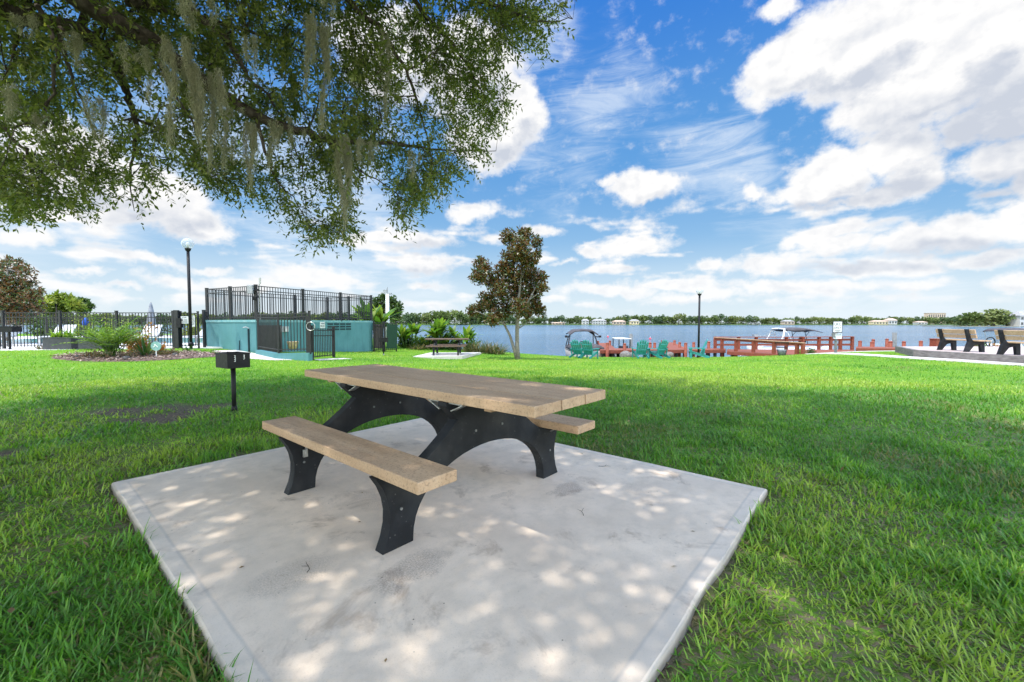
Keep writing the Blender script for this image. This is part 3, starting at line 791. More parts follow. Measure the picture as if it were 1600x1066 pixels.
OUT = [(-90, -95), (930, -95), (896, 15), (880, 42), (868, 88), (838, 80), (812, 62), (792, 135), (790, 175), (786, 225), (752, 246), (726, 262), (694, 288), (682, 310), (655, 335), (628, 336), (604, 318), (596, 285), (572, 275),
       (562, 315), (552, 360), (512, 375), (470, 378), (440, 350), (416, 315), (398, 285), (362, 305), (332, 298), (300, 264), (268, 250), (244, 285), (226, 325), (198, 322), (168, 312), (140, 330), (112, 322), (62, 346), (26, 338), (-10, 310), (-90, 320)]
HOLES = [(45, 222, 30, 34), (108, 278, 30, 20), (208, 246, 30, 24), (258, 240, 18, 16), (640, 160, 18, 22), (598, 150, 16, 12), (282, 30, 14, 10), (555, 300, 14, 22), (20, 160, 12, 8), (765, 60, 10, 8), (610, 250, 10, 14), (395, 262, 14, 12), (580, 210, 10, 8), (700, 200, 12, 10)]

def twig_leaves(base, dirv, L, nper, leafL, leafW, crowd=1.):
    """leaves set round each twig; returns leaf arrays and twig ribbon arrays"""
    n = len(base)
    t = np.tile(np.linspace(.12, 1., nper), (n, 1))+rng.normal(0, .04, (n, nper))
    side = unit(np.cross(dirv, rand_dirs(n))); side2 = np.cross(dirv, side)
    ph = np.cumsum(rng.uniform(1.6, 3., (n, nper)), 1)
    r = side[:, None]*np.cos(ph)[..., None]+side2[:, None]*np.sin(ph)[..., None]
    sag = -.10*(t**2)[..., None]*np.array([0, 0, 1.])*L[:, None, None]*2
    P = base[:, None]+dirv[:, None]*(t*L[:, None])[..., None]+sag
    D = unit(dirv[:, None]*rng.uniform(.25, 1.0, (n, nper, 1))+r*rng.uniform(.5, 1.1, (n, nper, 1))+np.array([0, 0, -.10]))
    N = unit(np.array([0, 0, .9])+rng.normal(0, .55, (n, nper, 3)))
    P, D, N = P.reshape(-1, 3), D.reshape(-1, 3), N.reshape(-1, 3)
    m = len(P)
    tw = np.repeat(rng.random(n), nper)
    tint = np.clip(tw*.65+rng.random(m)*.35, 0, 1)
    lv = leaves_arrays(P, D, N, leafL*rng.uniform(.65, 1.25, m), leafW*rng.uniform(.7, 1.2, m), tint)
    return lv

def build_oak():
    root = thing('oak_tree', 'spreading live oak whose leafy mossy limbs hang overhead at the upper left', 'tree', (-4.6, 2.2, 0))
    OFF = np.array([-4.6, 2.2, 0.])
    gz0 = g1(-4.6, 2.2)
    # trunk stands outside the frame on the left
    mb = MB()
    tr = [Vector((-4.6, 2.2, gz0-.2)), Vector((-4.58, 2.2, gz0+.3)), Vector((-4.5, 2.3, 1.4)), Vector((-4.35, 2.5, 2.6)), Vector((-4.1, 2.7, 4.2)), Vector((-3.6, 2.9, 5.8)), Vector((-3.1, 3.2, 7.6))]
    mb.tube(tr, [.62, .45, .38, .36, .32, .25, .16], 14)
    mb.build('trunk', M_bark, root, True, off=OFF)
    P3 = []
    mb = MB(); joint = Vector((-4.2, 2.6, 3.6))
    for li, L in enumerate(LIMBS):
        pts = [at(a, b, d) for a, b, d, r in L]; rad = [r for *_, r in L]
        # smooth the polyline a little
        sp, sr = [], []
        for i in range(len(pts)-1):
            p0, p1, p2, p3 = pts[max(i-1, 0)], pts[i], pts[i+1], pts[min(i+2, len(pts)-1)]
            for k in range(4):
                u = k/4
                q = .5*((2*p1)+(-p0+p2)*u+(2*p0-5*p1+4*p2-p3)*u*u+(-p0+3*p1-3*p2+p3)*u**3)
                sp.append(q+Vector(rng.normal(0, .012, 3))); sr.append((rad[i]*(1-u)+rad[i+1]*u)*(1+.08*random.uniform(-1, 1)))
        sp.append(pts[-1]); sr.append(rad[-1])
        P3 += [(np.array(q), r) for q, r in zip(sp, sr)]
        if li in (0, 1): sp = [joint+Vector((0, 0, .4*li))]+sp; sr = [.24]+sr
        mb.tube(sp, sr, 10 if sr[0] > .05 else 7)
    # further limbs carrying the part of the crown above and behind the camera
    top = []
    for k in range(16):
        ang = R(-70+k*19+random.uniform(-6, 6)); L = random.uniform(4.5, 8.); st = Vector((-3.9, 2.8, 5.0))+Vector((random.uniform(-.3, .5), random.uniform(-.3, .5), random.uniform(0, 2)))
        pts = [st]
        for i in range(1, 7):
            u = i/6; pts.append(st+Vector((math.cos(ang)*L*u, math.sin(ang)*L*u, (2.6*u-1.0*u*u)+random.uniform(-.15, .15))))
        ok = []
        for q in pts:
            if q.y > .3 and (q.z-HC)/q.y < .86 and q.x > -1.3*q.y: break
            ok.append(q)
        if len(ok) > 2:
            top += ok[2:]
            mb.tube(ok, [.15*(1-i/len(ok))+.02 for i in range(len(ok))], 8)
    mb.build('limb', M_bark, root, True, off=OFF)
    A = np.array([p for p, r in P3]); rad = np.array([r for p, r in P3])
    # twig positions through the crown seen in the photograph
    n = 16500
    x = rng.uniform(-90, 930, n); y = rng.uniform(-95, 385, n)
    k = in_poly(x, y, OUT)
    for hx, hy, hrx, hry in HOLES: k &= ~((((x-hx)/hrx)**2+((y-hy)/hry)**2 < 1) & (rng.random(n) < .93))
    gap = fbm(x/100+40, y/100+9, 2.4)
    k &= rng.random(n) < np.clip((gap-.32)/.15, .06, 1)*np.clip((fbm(x/100+3, y/100+70, 5.5)-.22)/.2, .15, 1)
    x, y = x[k], y[k]
    d = np.clip(6.15+(x-300)/900+rng.normal(0, .75, len(x)), 3.9, 8.6)
    B = at_np(x, y, d)
    # pull every twig towards a clump centre so the crown reads as sprays
    nc = 210; ci = rng.choice(len(B), nc, replace=False); Cc = B[ci]
    dd = ((B[:, None]-Cc[None])**2).sum(-1); near = dd.argmin(1)
    B = B+(Cc[near]-B)*rng.uniform(.2, .62, (len(B), 1))
    # branches from the limbs to the clumps
    mb = MB()
    for c in Cc:
        dl = np.linalg.norm(A-c, axis=1)+np.where(rad > .03, 0, .15); j = dl.argmin()
        a = Vector(A[j]); b = Vector(c); m_ = (a+b)/2+Vector((random.uniform(-.12, .12), random.uniform(-.12, .12), .12*dl[j]))
        q1 = a.lerp(m_, .5)+Vector(rng.normal(0, .02, 3)); q2 = m_.lerp(b, .5)+Vector(rng.normal(0, .03, 3))
        r0 = min(rad[j]*.7, .012+.008*dl[j]); mb.tube([a, q1, m_, q2, b], [r0, r0*.8, r0*.6, r0*.42, .003], 5)
    mb.build('branch', M_bark, root, True, off=OFF)
    outw = unit(B-Cc[near]+rng.normal(0, .08, B.shape))
    dirv = unit(outw*.7+rand_dirs(len(B))*.7+np.array([.15, 0, -.32]))
    L = rng.uniform(.16, .34, len(B))
    lv = twig_leaves(B, dirv, L, 12, .076, .029)
    rng2 = np.random.default_rng(5)
    np_mesh('foliage', lv[0]-OFF, lv[1], M_oak, root, lv[2])
    # thin stems of those twigs
    Tn = len(B); S = unit(np.cross(dirv, rand_dirs(Tn)))*.0022
    E = B+dirv*L[:, None]; E[:, 2] -= .2*L
    st = unit(Cc[near]-B)*np.minimum(.22, np.linalg.norm(Cc[near]-B, axis=1))[:, None]
    V = np.stack([B+st+S, B+st-S, B-S, B+S, B-S*.0+S, B-S, E, E], 1)
    V = np.stack([B+st+S, B+st-S, B-S, B+S, E+S*.4, E-S*.4], 1).reshape(-1, 3)
    bi = np.arange(Tn)[:, None]*6
    np_mesh('twig', V-OFF, np.concatenate([bi+np.array([0, 1, 2, 3]), bi+np.array([3, 2, 5, 4])]), M_twig, root)
    # crown above and behind the camera (outside this frame): shades the table
    n = 27000
    X = rng.uniform(-9, 4.6, n); Y = rng.uniform(-6, 9.5, n)
    Z = 6.3+rng.uniform(0, 2.6, n)-.035*((X+3.5)**2+(Y-2.5)**2)*.6
    edge = ((X+3.)/6.6)**2+((Y-2.)/7.2)**2
    ok = (edge < 1) & (rng.random(n) < np.clip((fbm(X+3, Y+50, .9)-.14)/.13, .03, 1)*SHADE_D)
    pyv = 505-(Z-HC)/np.maximum(Y, .05)*F
    ok &= (Y < .05) | (pyv < -70) | (X < -1.35*Y-.4)
    Bt = np.c_[X, Y, Z][ok]
    lv = twig_leaves(Bt, unit(rand_dirs(len(Bt))*.9+np.array([0, 0, -.2])), rng.uniform(.3, .6, len(Bt)), 10, .14, .065)
    np_mesh('upper_foliage', lv[0]-OFF, lv[1], M_oakup, root, lv[2])
    return A, rad
SHADE_D = 1.
OAK_A, OAK_R = build_oak()

def moss_beard(px, py, py2, d, width, label, dens=1.):
    """a beard made of several uneven tassels of curling strands strung along the branch"""
    d = d*.86; p = at(px, py, d); L = (py2-py)/F*d
    nt_ = max(3, int(2+width*18)); seg = 8; Vs, Fs, Ts = [], [], []; off = 0
    tl = L*np.r_[1., rng.uniform(.22, .85, nt_-1)**1.2]; tx = rng.normal(0, width*.42, nt_); tx[0] = 0
    for q in range(nt_):
        n = int(np.clip(260*dens*tl[q], 40, 420)); Lq = tl[q]; c0 = np.array([tx[q], rng.normal(0, width*.3), rng.uniform(-.03, .05)])
        u = rng.random(n)**1.25*.8; h0 = u*Lq
        rad = (.008+width*.105)*(1-.8*u)*(.5+.5*np.minimum(1, u*6))
        a = rng.uniform(0, 6.283, n); r = np.sqrt(rng.random(n))*rad; sway = .03*np.sin(u*7+q)*Lq
        base = np.c_[np.cos(a)*r+sway, np.sin(a)*r, -h0]
        ln = np.minimum(Lq*1.05-h0, rng.uniform(.05, .24, n)*(.6+.5*Lq)); tt = np.linspace(0, 1, seg+1)
        ph = rng.uniform(0, 6.28, (n, 2)); am = rng.uniform(.004, .022, (n, 1)); fq = rng.uniform(5, 15, (n, 2)); dr = rng.normal(0, .022, (n, 2))
        fly = rng.random((n, 1)) < .14; dr = np.where(fly, dr*2.6, dr)
        pts = base[:, None]+np.stack([am*np.sin(ph[:, :1]+tt*fq[:, :1])+dr[:, :1]*tt, am*np.sin(ph[:, 1:]+tt*fq[:, 1:])+dr[:, 1:]*tt, -tt*ln[:, None]*np.where(fly, .6, 1)], -1)+c0
        w = .0022*(1-.6*tt)[None, :, None]*rng.uniform(.6, 1.4, (n, 1, 1)); s = unit(np.c_[rng.normal(size=(n, 2)), np.zeros(n)])[:, None]
        V = np.stack([pts+s*w, pts-s*w], 2).reshape(-1, 3)
        bi = off+(np.arange(n)*(seg+1)*2)[:, None]+np.arange(seg)[None]*2
        Fs.append(np.stack([bi, bi+1, bi+3, bi+2], -1).reshape(-1, 4)); Vs.append(V); Ts.append(np.repeat(rng.random(n), seg)); off += len(V)
    o = np_mesh('spanish_moss', np.concatenate(Vs), np.concatenate(Fs), M_moss, tint=np.concatenate(Ts))
    o.location = p
    tag(o, label, 'moss', 'beards of spanish moss hanging from the oak')
for a in [(540, 212, 375, 5.6, .17, 'longest beard of grey moss, reaching lowest below the oak limb', 1.9),
          (505, 40, 214, 5.2, .13, 'long narrow moss beard above the limb, left of the longest hanging beard', 1.3),
          (318, 105, 262, 4.9, .26, 'broad pale moss beard under the thickest limb, widest of all', 2.2),
          (262, 60, 235, 4.7, .20, 'moss beard hanging just left of the broadest one on the thick limb', 1.3),
          (480, 20, 145, 5.1, .09, 'short thin moss beard near the top edge, left of the long narrow one', 1.),
          (605, 50, 190, 5.9, .10, 'thin moss beard among leaves right of the long narrow one', 1.),
          (645, 236, 286, 6.3, .08, 'small moss tuft near the right end of the lower limb', 1.),
          (392, 188, 300, 5.3, .16, 'moss beard on the lower limb between the broadest and the longest beards', 1.4),
          (425, 195, 275, 5.5, .16, 'smaller moss beard beside the one between the broadest and longest', 1.1),
          (58, 180, 225, 5.2, .12, 'small wispy moss tuft at the far left over the gap of sky', .8),
          (300, 0, 45, 4.5, .28, 'ragged moss tuft at the top edge on the thickest limb', 1.2),
          (520, -20, 30, 5.0, .28, 'moss tuft at the top edge above the long narrow beard', 1.),
          (150, 150, 235, 5.2, .18, 'faint moss beard in the dense leaves at the left', 1.),
          (345, 205, 262, 5.2, .16, 'moss fringe just right of the broadest beard', 1.),
          (40, 20, 62, 4.7, .2, 'moss tuft at the top left corner', .8)]: moss_beard(*a)
for a in [(360, 160, 215, 5.3, .20, 'pale moss fringe on the thick limb between the broadest beard and the lower limb', 1.), (450, 196, 232, 5.5, .22, 'short moss fringe along the middle of the lower limb', .9), (220, 75, 150, 4.9, .20, 'moss hanging under the second limb, left of the broad beards', 1.), (120, 55, 110, 5.0, .22, 'short moss tuft on the left limb near the top left', .9), (575, 215, 258, 5.9, .14, 'thin moss wisp on the lower limb right of the longest beard', .9), (395, 60, 120, 5.0, .14, 'moss wisp high between the broadest and the long narrow beards', .9), (10, 130, 190, 5.1, .22, 'pale moss at the left edge of the picture', .9)]: moss_beard(*a)

# ------------------------------------------------------------------ trees built from clumps seen against the sky
def blob_tree(name, label, cat, base, stems, blobs, d, mat, nleaf, L, W, dj=.6, seed=1, barkm=None, group=None, droop=0., upl=.3):
    """blobs: (px,py,r px) at depth ~d; stems: polylines in world space with radii"""
    r_ = np.random.default_rng(seed); t = thing(name, label, cat, base, 0, group); OFF = np.array(base)
    mb = MB(); A = []
    for pts, rad in stems:
        mb.tube(pts, rad, 8); A += [Vector(p) for p in pts[1:]]
    cs = []
    for px, py, r in blobs:
        c = at(px, py, d+r_.uniform(-dj, dj)); cs.append((c, r*d/F))
        a = min(A, key=lambda q: (q-c).length+max(0, q.z-c.z+.2)*1.5); m_ = (a+c)/2+Vector((0, 0, -.06*(c-a).length))
        mb.tube([a, m_, c], [.028, .018, .006], 5)
    mb.build('trunk', barkm or M_barkpale, t, True, off=OFF)
    w = np.array([r**2 for c, r in cs]); w /= w.sum()
    i = r_.choice(len(cs), nleaf, p=w); cc = np.array([c for c, r in cs])[i]; rr = np.array([r for c, r in cs])[i]
    q = unit(r_.normal(size=(nleaf, 3)))*(r_.random((nleaf, 1))**.55)*1.08
    # little rosettes rather than an even spread
    nr = max(20, nleaf//9); ctr = np.array([c for c, r in cs])[r_.choice(len(cs), nr, p=w)]
    P = cc+q*rr[:, None]
    key = r_.choice(nleaf, nr, replace=False); cen = P[key]
    for s in range(0, nleaf, 2000):
        blk = P[s:s+2000]; dd = ((blk[:, None]-cen[None])**2).sum(-1); j = dd.argmin(1)
        P[s:s+2000] = cen[j]+(blk-cen[j])*.35
        if s == 0: J = j
        else: J = np.r_[J, j]
    D = unit((P-cen[J])*3/np.maximum(rr[:, None], .05)+r_.normal(0, .55, (nleaf, 3))+np.array([0, 0, upl-droop]))
    N = unit(r_.normal(0, .6, (nleaf, 3))+np.array([0, 0, .8]))
    tint = np.clip(r_.random(nr)[J]*.6+r_.random(nleaf)*.4, 0, 1)
    V, Fc, T = leaves_arrays(P, D, N, L*r_.uniform(.65, 1.25, nleaf), W*r_.uniform(.7, 1.2, nleaf), tint)
    np_mesh('crown', V-OFF, Fc, mat, t, T)
    return t
M_mag = leaf_mat('magnolia_leaf', [(.024, .052, .014), (.038, .072, .016), (.062, .096, .020), (.10, .105, .024), (.17, .095, .026)], .2, .38, back=(.145, .068, .024), spec=.5)
M_mid = leaf_mat('broad_tree_leaf', [(.020, .045, .010), (.035, .07, .014), (.06, .105, .018), (.10, .14, .03)], .28, .5)
M_yel = leaf_mat('yellow_green_leaf', [(.10, .15, .015), (.15, .20, .02), (.22, .26, .03), (.28, .27, .05)], .35, .5)
MB_BLOBS = [(795, 372, 13), (820, 367, 12), (838, 379, 10), (812, 389, 16), (797, 403, 14), (824, 408, 16), (751, 412, 11), (748, 433, 13), (770, 438, 14), (800, 433, 18), (826, 433, 17), (846, 435, 10), (782, 457, 17), (812, 460, 18),
            (836, 457, 12), (760, 467, 11), (834, 477, 13), (843, 486, 10), (812, 481, 14), (790, 484, 14), (765, 477, 11), (748, 484, 12), (737, 487, 9), (768, 501, 9), (824, 491, 9), (759, 420, 9), (786, 420, 12), (840, 398, 7), (776, 492, 9), (848, 450, 8)]
def mag_tree():
    d = 18.5; b = ground(809, d); b.z -= .05
    s1 = [b, at(808, 540, d), at(808, 515, d), at(809, 480, d), at(813, 440, d), at(818, 400, d), at(821, 370, d)]
    s2 = [b+Vector((-.05, 0, .1)), at(803, 545, d), at(797, 525, d+.1), at(787, 505, d+.2), at(772, 480, d+.2), at(757, 440, d+.2)]
    s3 = [at(808, 500, d), at(826, 470, d-.3), at(842, 440, d-.4)]
    s4 = [at(790, 509, d+.1), at(770, 497, d-.2), at(745, 487, d-.3)]
    blob_tree('magnolia_tree', 'young bronze-leaved magnolia with two trunks standing alone at the lawn edge', 'tree', b,
              [(s1, [.13, .095, .085, .07, .05, .03, .01]), (s2, [.08, .07, .055, .045, .035, .012]), (s3, [.04, .03, .01]), (s4, [.035, .025, .01])], [(a, b, c*1.08) for a, b, c in MB_BLOBS], d, M_mag, 17000, .165, .068, .85, 4)
mag_tree()
def mag_left():
    d = 19.; b = ground(10, d)
    bl = [(10, 408, 8), (30, 412, 9), (40, 425, 11), (20, 425, 14), (0, 420, 14), (12, 445, 18), (35, 448, 14), (48, 442, 9), (0, 465, 20), (25, 468, 20), (45, 465, 14), (56, 462, 8), (62, 456, 6), (15, 488, 20), (38, 486, 17), (55, 482, 12), (-15, 440, 20), (-20, 470, 22), (-15, 490, 18), (-35, 455, 18), (66, 456, 5), (30, 497, 10)]
    blob_tree('magnolia_tree', 'full dark bronze magnolia behind the pool fence at the left edge', 'tree', b,
              [([b, at(8, 510, d), at(8, 470, d), at(12, 420, d)], [.14, .11, .08, .02])], bl, d, M_mag, 9000, .16, .068, 1.0, 8)
mag_left()
def simple_tree(name, label, px, d, blobs, mat, n, L, seed, group=None, stem=.18, z=None):
    b = ground(px, d) if z is None else Vector(((px-800)/F*d, d, z))
    top = min(q[1] for q in blobs)
    blob_tree(name, label, 'tree', b, [([b, at(px, (505+top)/2+10, d), at(px, top+8, d)], [stem, stem*.7, stem*.2])], blobs, d, mat, n, L, L*.5, d*.03, seed, M_bark, group)
simple_tree('feathery_tree', 'pale yellow-green spreading tree beyond the pool, right of the left magnolia', 88, 52, [(75, 472, 10), (92, 468, 9), (105, 471, 9), (118, 478, 9), (82, 482, 12), (100, 483, 11), (125, 484, 6), (68, 480, 8)], M_yel, 2600, .55, 21, z=0)
simple_tree('dark_tree', 'small dark green rounded tree just right of the pale spreading tree', 128, 60, [(122, 476, 7), (130, 474, 7), (136, 480, 6), (126, 483, 8), (118, 480, 5)], M_mid, 1500, .55, 22, z=0)
simple_tree('shore_tree', 'dark spreading tree rising behind the teal building right end', 603, 31, [(588, 473, 9), (600, 466, 8), (612, 472, 9), (622, 480, 7), (592, 485, 11), (606, 484, 12), (618, 490, 9), (585, 492, 9), (600, 496, 11), (625, 486, 4), (580, 480, 6)], M_mid, 3600, .24, 23, z=-.5)

# ------------------------------------------------------------------ banana-like plants and clumps by the water
M_ban = leaf_mat('banana_leaf', [(.06, .13, .02), (.09, .19, .02), (.15, .25, .03), (.24, .30, .05)], .45, .4)
M_drac = leaf_mat('striped_grass_leaf', [(.05, .08, .02), (.09, .12, .03), (.20, .15, .08), (.28, .20, .13)], .3, .5)
M_fern = leaf_mat('fern_leaf', [(.08, .16, .018), (.15, .26, .025), (.24, .33, .04)], .35, .5)
M_croton = leaf_mat('croton_leaf', [(.10, .14, .03), (.34, .14, .04), (.42, .19, .06), (.40, .24, .12)], .35, .5)
M_agave = leaf_mat('agave_leaf', [(.03, .08, .02), (.05, .12, .025), (.13, .19, .05)], .15, .45)
M_ground_plant = leaf_mat('low_plant_leaf', [(.06, .10, .03), (.16, .16, .07), (.22, .13, .09), (.10, .16, .04)], .3, .6)

def blade_leaf(P, yaw, el0, bend, L, W, seg=6):
    """long arching leaves with a real width profile"""
    n = len(P); hx, hy = np.cos(yaw), np.sin(yaw); S = np.c_[-hy, hx, np.zeros(n)]
    pos = P.copy(); ang = el0.copy(); rows = []
    prof = np.sin(np.pi*np.clip((np.arange(seg+1)/seg)*.93+.05, 0, 1))**.6
    for k in range(seg+1):
        rows.append((pos+S*(W*prof[k]*.5)[:, None], pos+np.c_[0*hx, 0*hx, -W*.06*prof[k]], pos-S*(W*prof[k]*.5)[:, None]))
        d = np.c_[hx*np.cos(ang), hy*np.cos(ang), np.sin(ang)]; pos = pos+d*(L/seg)[:, None]; ang = ang-bend/seg
    V = np.stack([np.stack(r, 1) for r in rows], 1).reshape(-1, 3)
    b = (np.arange(n)*(seg+1)*3)[:, None]+np.arange(seg)[None]*3
    Fc = np.concatenate([np.stack([b, b+1, b+4, b+3], -1).reshape(-1, 4), np.stack([b+1, b+2, b+5, b+4], -1).reshape(-1, 4)])
    T = np.repeat(rng.random(n), seg); return V, Fc, np.r_[T, T]

def banana(label, px, d, py_top, spread, nst, seed, group='tropical plants along the lake bank', base=None):
    r_ = np.random.default_rng(seed); b = ground(px, d) if base is None else base; H = at(px, py_top, d).z-b.z
    t = thing('banana_plant', label, 'plant', b, 0, group)
    mb = MB(); Ps, yaw, el, bend, L, W = [], [], [], [], [], []
    for k in range(nst):
        x, y = r_.normal(0, spread*.35, 2); h = H*r_.uniform(.28, .55); lean = r_.normal(0, .08, 2)
        tp = Vector((x+lean[0], y+lean[1], h)); mb.tube([(x, y, -.1), (x+lean[0]*.5, y+lean[1]*.5, h*.5), tp], [.05, .042, .03], 7)
        for j in range(r_.integers(8, 12)):
            Ps.append(tuple(tp)); yaw.append(r_.uniform(0, 6.28)); el.append(r_.uniform(.5, 1.5)); bend.append(r_.uniform(.4, 1.5)); L.append(H*r_.uniform(.38, .62)); W.append(H*r_.uniform(.10, .16))
    mb.build('stem', M_ban, t, True)
    V, Fc, T = blade_leaf(*[np.array(q, float) for q in (Ps, yaw, el, bend, L, W)])
    np_mesh('leaf', V, Fc, M_ban, t, T)
for i, a in enumerate([('tall yellow-green banana plant behind the green screen by the teal building', 592, 22.5, 464, .8, 5), ('upright banana plant right of the green screen, nearest to it', 641, 23.5, 500, .6, 5), ('broad banana clump behind the left end of the far picnic table', 683, 24.0, 494, .9, 8),
                       ('leafy banana plant behind the middle of the far picnic table', 700, 24.3, 508, .6, 5), ('single tall paddle-leaved banana plant behind the right end of the far table', 726, 23.6, 503, .4, 3), ('low banana shoots between the green screen and the far table', 660, 24.0, 524, .6, 4), ('dark broad-leaved clump between screen and upright banana', 625, 24.3, 508, .5, 4)]): banana(*a, 40+i)

def tuft_plant(name, label, px, d, H, n, spread, mat, W, seed, el=(.5, 1.45), bend=(.6, 1.6), group=None, loc=None):
    r_ = np.random.default_rng(seed); b = ground(px, d) if loc is None else loc
    P = np.c_[r_.normal(0, spread, n), r_.normal(0, spread, n), np.full(n, -.02)]
    V, Fc, T = blade_leaf(P, np.arctan2(P[:, 1], P[:, 0])+r_.normal(0, .6, n), r_.uniform(*el, n), r_.uniform(*bend, n), H*r_.uniform(.6, 1.15, n), W*r_.uniform(.7, 1.2, n), 5)
    o = np_mesh(name, V, Fc, mat, tint=T); o.location = b
    tag(o, label, 'plant', group)
for i, (px, d, H, lab) in enumerate([(748, 22.9, .75, 'striped grass clump touching the right end of the far table'), (762, 22.6, .95, 'tall striped grass clump in the middle of the grassy row by the lake'), (778, 22.4, .85, 'pinkish striped grass clump at the right end of the grassy row, nearest the magnolia'), (735, 23.2, .7, 'low dark grass clump behind the right end of the far table'), (652, 23.2, .5, 'small dark grass clump behind the left end of the far table')]):
    tuft_plant('grass_clump', lab, px, d, H, 130, .20, M_drac, .035, 60+i, group='striped grass clumps by the lake')
# ------------------------------------------------------------------ fences
def fence(name, label, cat, pts, H, gap=.105, post=.055, rails=(.10, -.16, 0), posts_at=None, mat=None, pick=.018, group=None, extra=.06, split=True):
    """pts: ground points (x,y,z) of the posts; each bay has rails and pickets"""
    pts = [Vector(p) for p in pts]; t = thing(name, label, cat, pts[0], 0, group); mat = mat or M_fence
    for i, p in enumerate(pts):
        if posts_at is None or i in posts_at:
            mb = MB(); mb.box(p+Vector((0, 0, (H+extra)/2-.02)), (post, post, H+extra+.04)); mb.box(p+Vector((0, 0, H+extra+.01)), (post+.012, post+.012, .02))
            mb.build('post', mat, t, off=pts[0])
    for a, b in zip(pts[:-1], pts[1:]):
        mb = MB(); L = (b-a).length
        for r in rails:
            z = Vector((0, 0, r if r > 0 else H+r)); mb.bar(a+z, b+z, .030, .028)
        n = max(1, int(L/gap))
        for k in range(1, n):
            q = a.lerp(b, k/n); mb.box(q+Vector((0, 0, H/2+.03)), (pick, pick, H-.07))
        mb.build('panel', mat, t, off=pts[0])
    return t

def sign_board(name, label, c, w, h, rz, lines, cat='sign', back=True, marks=(), mat=None, parent=None):
    """flat board facing -y before turning; lines = (text, size, z offset)"""
    t = thing(name, label, cat, c, rz) if parent is None else parent
    mb = MB(); mb.box((0, 0, 0), (w, .008, h)); mb.build('board', mat or M_sign, t, bevel=.001)
    for txt, size, x, z in lines: text_part(t, txt, size, (x, -.0065, z))
    for x, z, ww, hh in marks:
        mb = MB(); mb.box((x, -.006, z), (ww, .003, hh)); mb.build('printed_mark', M_ink, t)
    return t
def text_part(t, txt, size, loc, mat=None, rz=0.):
    cu = bpy.data.curves.new('lettering', 'FONT'); cu.body = txt; cu.size = size; cu.align_x = 'CENTER'; cu.align_y = 'CENTER'; cu.extrude = .001; cu.offset = size*.012
    o = bpy.data.objects.new('lettering', cu); C.objects.link(o); o.parent = t; o.location = loc; o.rotation_euler = (math.pi/2, 0, rz); cu.materials.append(mat or M_ink)
    dg = bpy.context.evaluated_depsgraph_get(); me = bpy.data.meshes.new_from_object(o.evaluated_get(dg)); 
    m = bpy.data.objects.new('lettering', me); C.objects.link(m); m.parent = t; m.location = loc; m.rotation_euler = (math.pi/2, 0, rz)
    bpy.data.objects.remove(o); m.name = 'lettering'
    return m

# ------------------------------------------------------------------ pool area on the left
zp = .245
fz = lambda px, d: Vector(((px-800)/F*d, d, zp))
mb = MB(); q = [(-34, 14.3), (-17.2, 14.2), (-13.5, 14.9), (-11.2, 15.75), (-10.2, 16.9), (-10.5, 33), (-34, 33)]
mb.add([(x, y, zp) for x, y in q]+[(x, y, zp-1.2) for x, y in q], [tuple(range(7))]+[(i, 7+i, 7+(i+1) % 7, (i+1) % 7) for i in range(7)])
tag(mb.build('pool_deck', M_pooldeck), kind='structure')
mw, nt, out = new_mat('pool_water'); h = NT(nt); h.bsdf(out, (.10, .36, .46), .06, 0, h.bump(h.noise(h.coord(), 3., 3), .15, .05), .5)
mb = MB(); mb.add([(-28, 19.5, zp+.006), (-12.2, 19.5, zp+.006), (-12.2, 26, zp+.006), (-28, 26, zp+.006)], [(0, 1, 2, 3)]); tag(mb.build('pool_water', mw), kind='structure')
fence('pool_fence', 'long black picket fence along the pool deck at the left', 'fence', [fz(-150, 15.0), fz(-75, 15.0), fz(5.5, 15.0), fz(95, 15.1), fz(183, 15.2), fz(271, 15.3)], 1.28, .108, .07)
fence('pool_fence', 'second black picket fence seen through the first, on the far side of the pool', 'fence', [Vector((x, 27.2, zp)) for x in (-30, -27.6, -25.2, -22.8, -20.4, -18, -15.6, -13.2, -11)], 1.2, .12, .06)
# gate with lock box and two notices
g0, g1_ = fz(283, 15.4), fz(310, 15.6)
t = fence('pool_gate', 'black picket pool gate carrying two white notices behind the lamp post', 'gate', [g0, g1_], 1.27, .10, .05)
mb = MB(); mb.box(fz(276.5, 15.32)+Vector((0, 0, .68)), (.16, .10, 1.40)); mb.build('lock_post', M_fence, t, off=g0)
mb = MB(); mb.box(fz(281, 15.3)+Vector((0, 0, .92)), (.16, .12, .34)); mb.build('lock_box', M_blackpaint, t, off=g0)
rzs = .2
sign_board('notice_sign', 'wide white pool rules notice on the gate, left of the lamp post', at(288.5, 500, 15.32), .235, .26, rzs, [('POOL', .055, 0, .085)], marks=[(-.07, -.01, .045, .05), (.03, .01, .11, .012), (.03, -.02, .11, .012), (.0, -.06, .18, .012), (0, -.09, .18, .010)])
sign_board('notice_sign', 'narrow white notice with lines of print on the gate, right of the lamp post', at(300.5, 502, 15.40), .16, .40, rzs, [('RULES', .035, 0, .165)], marks=[(0, .12-k*.036, .12, .012) for k in range(8)])
fence('corner_fence', 'short black fence stub at the left corner of the teal building', 'fence', [fz(319, 15.9), fz(323, 16.9)], 1.33, .1, .075)
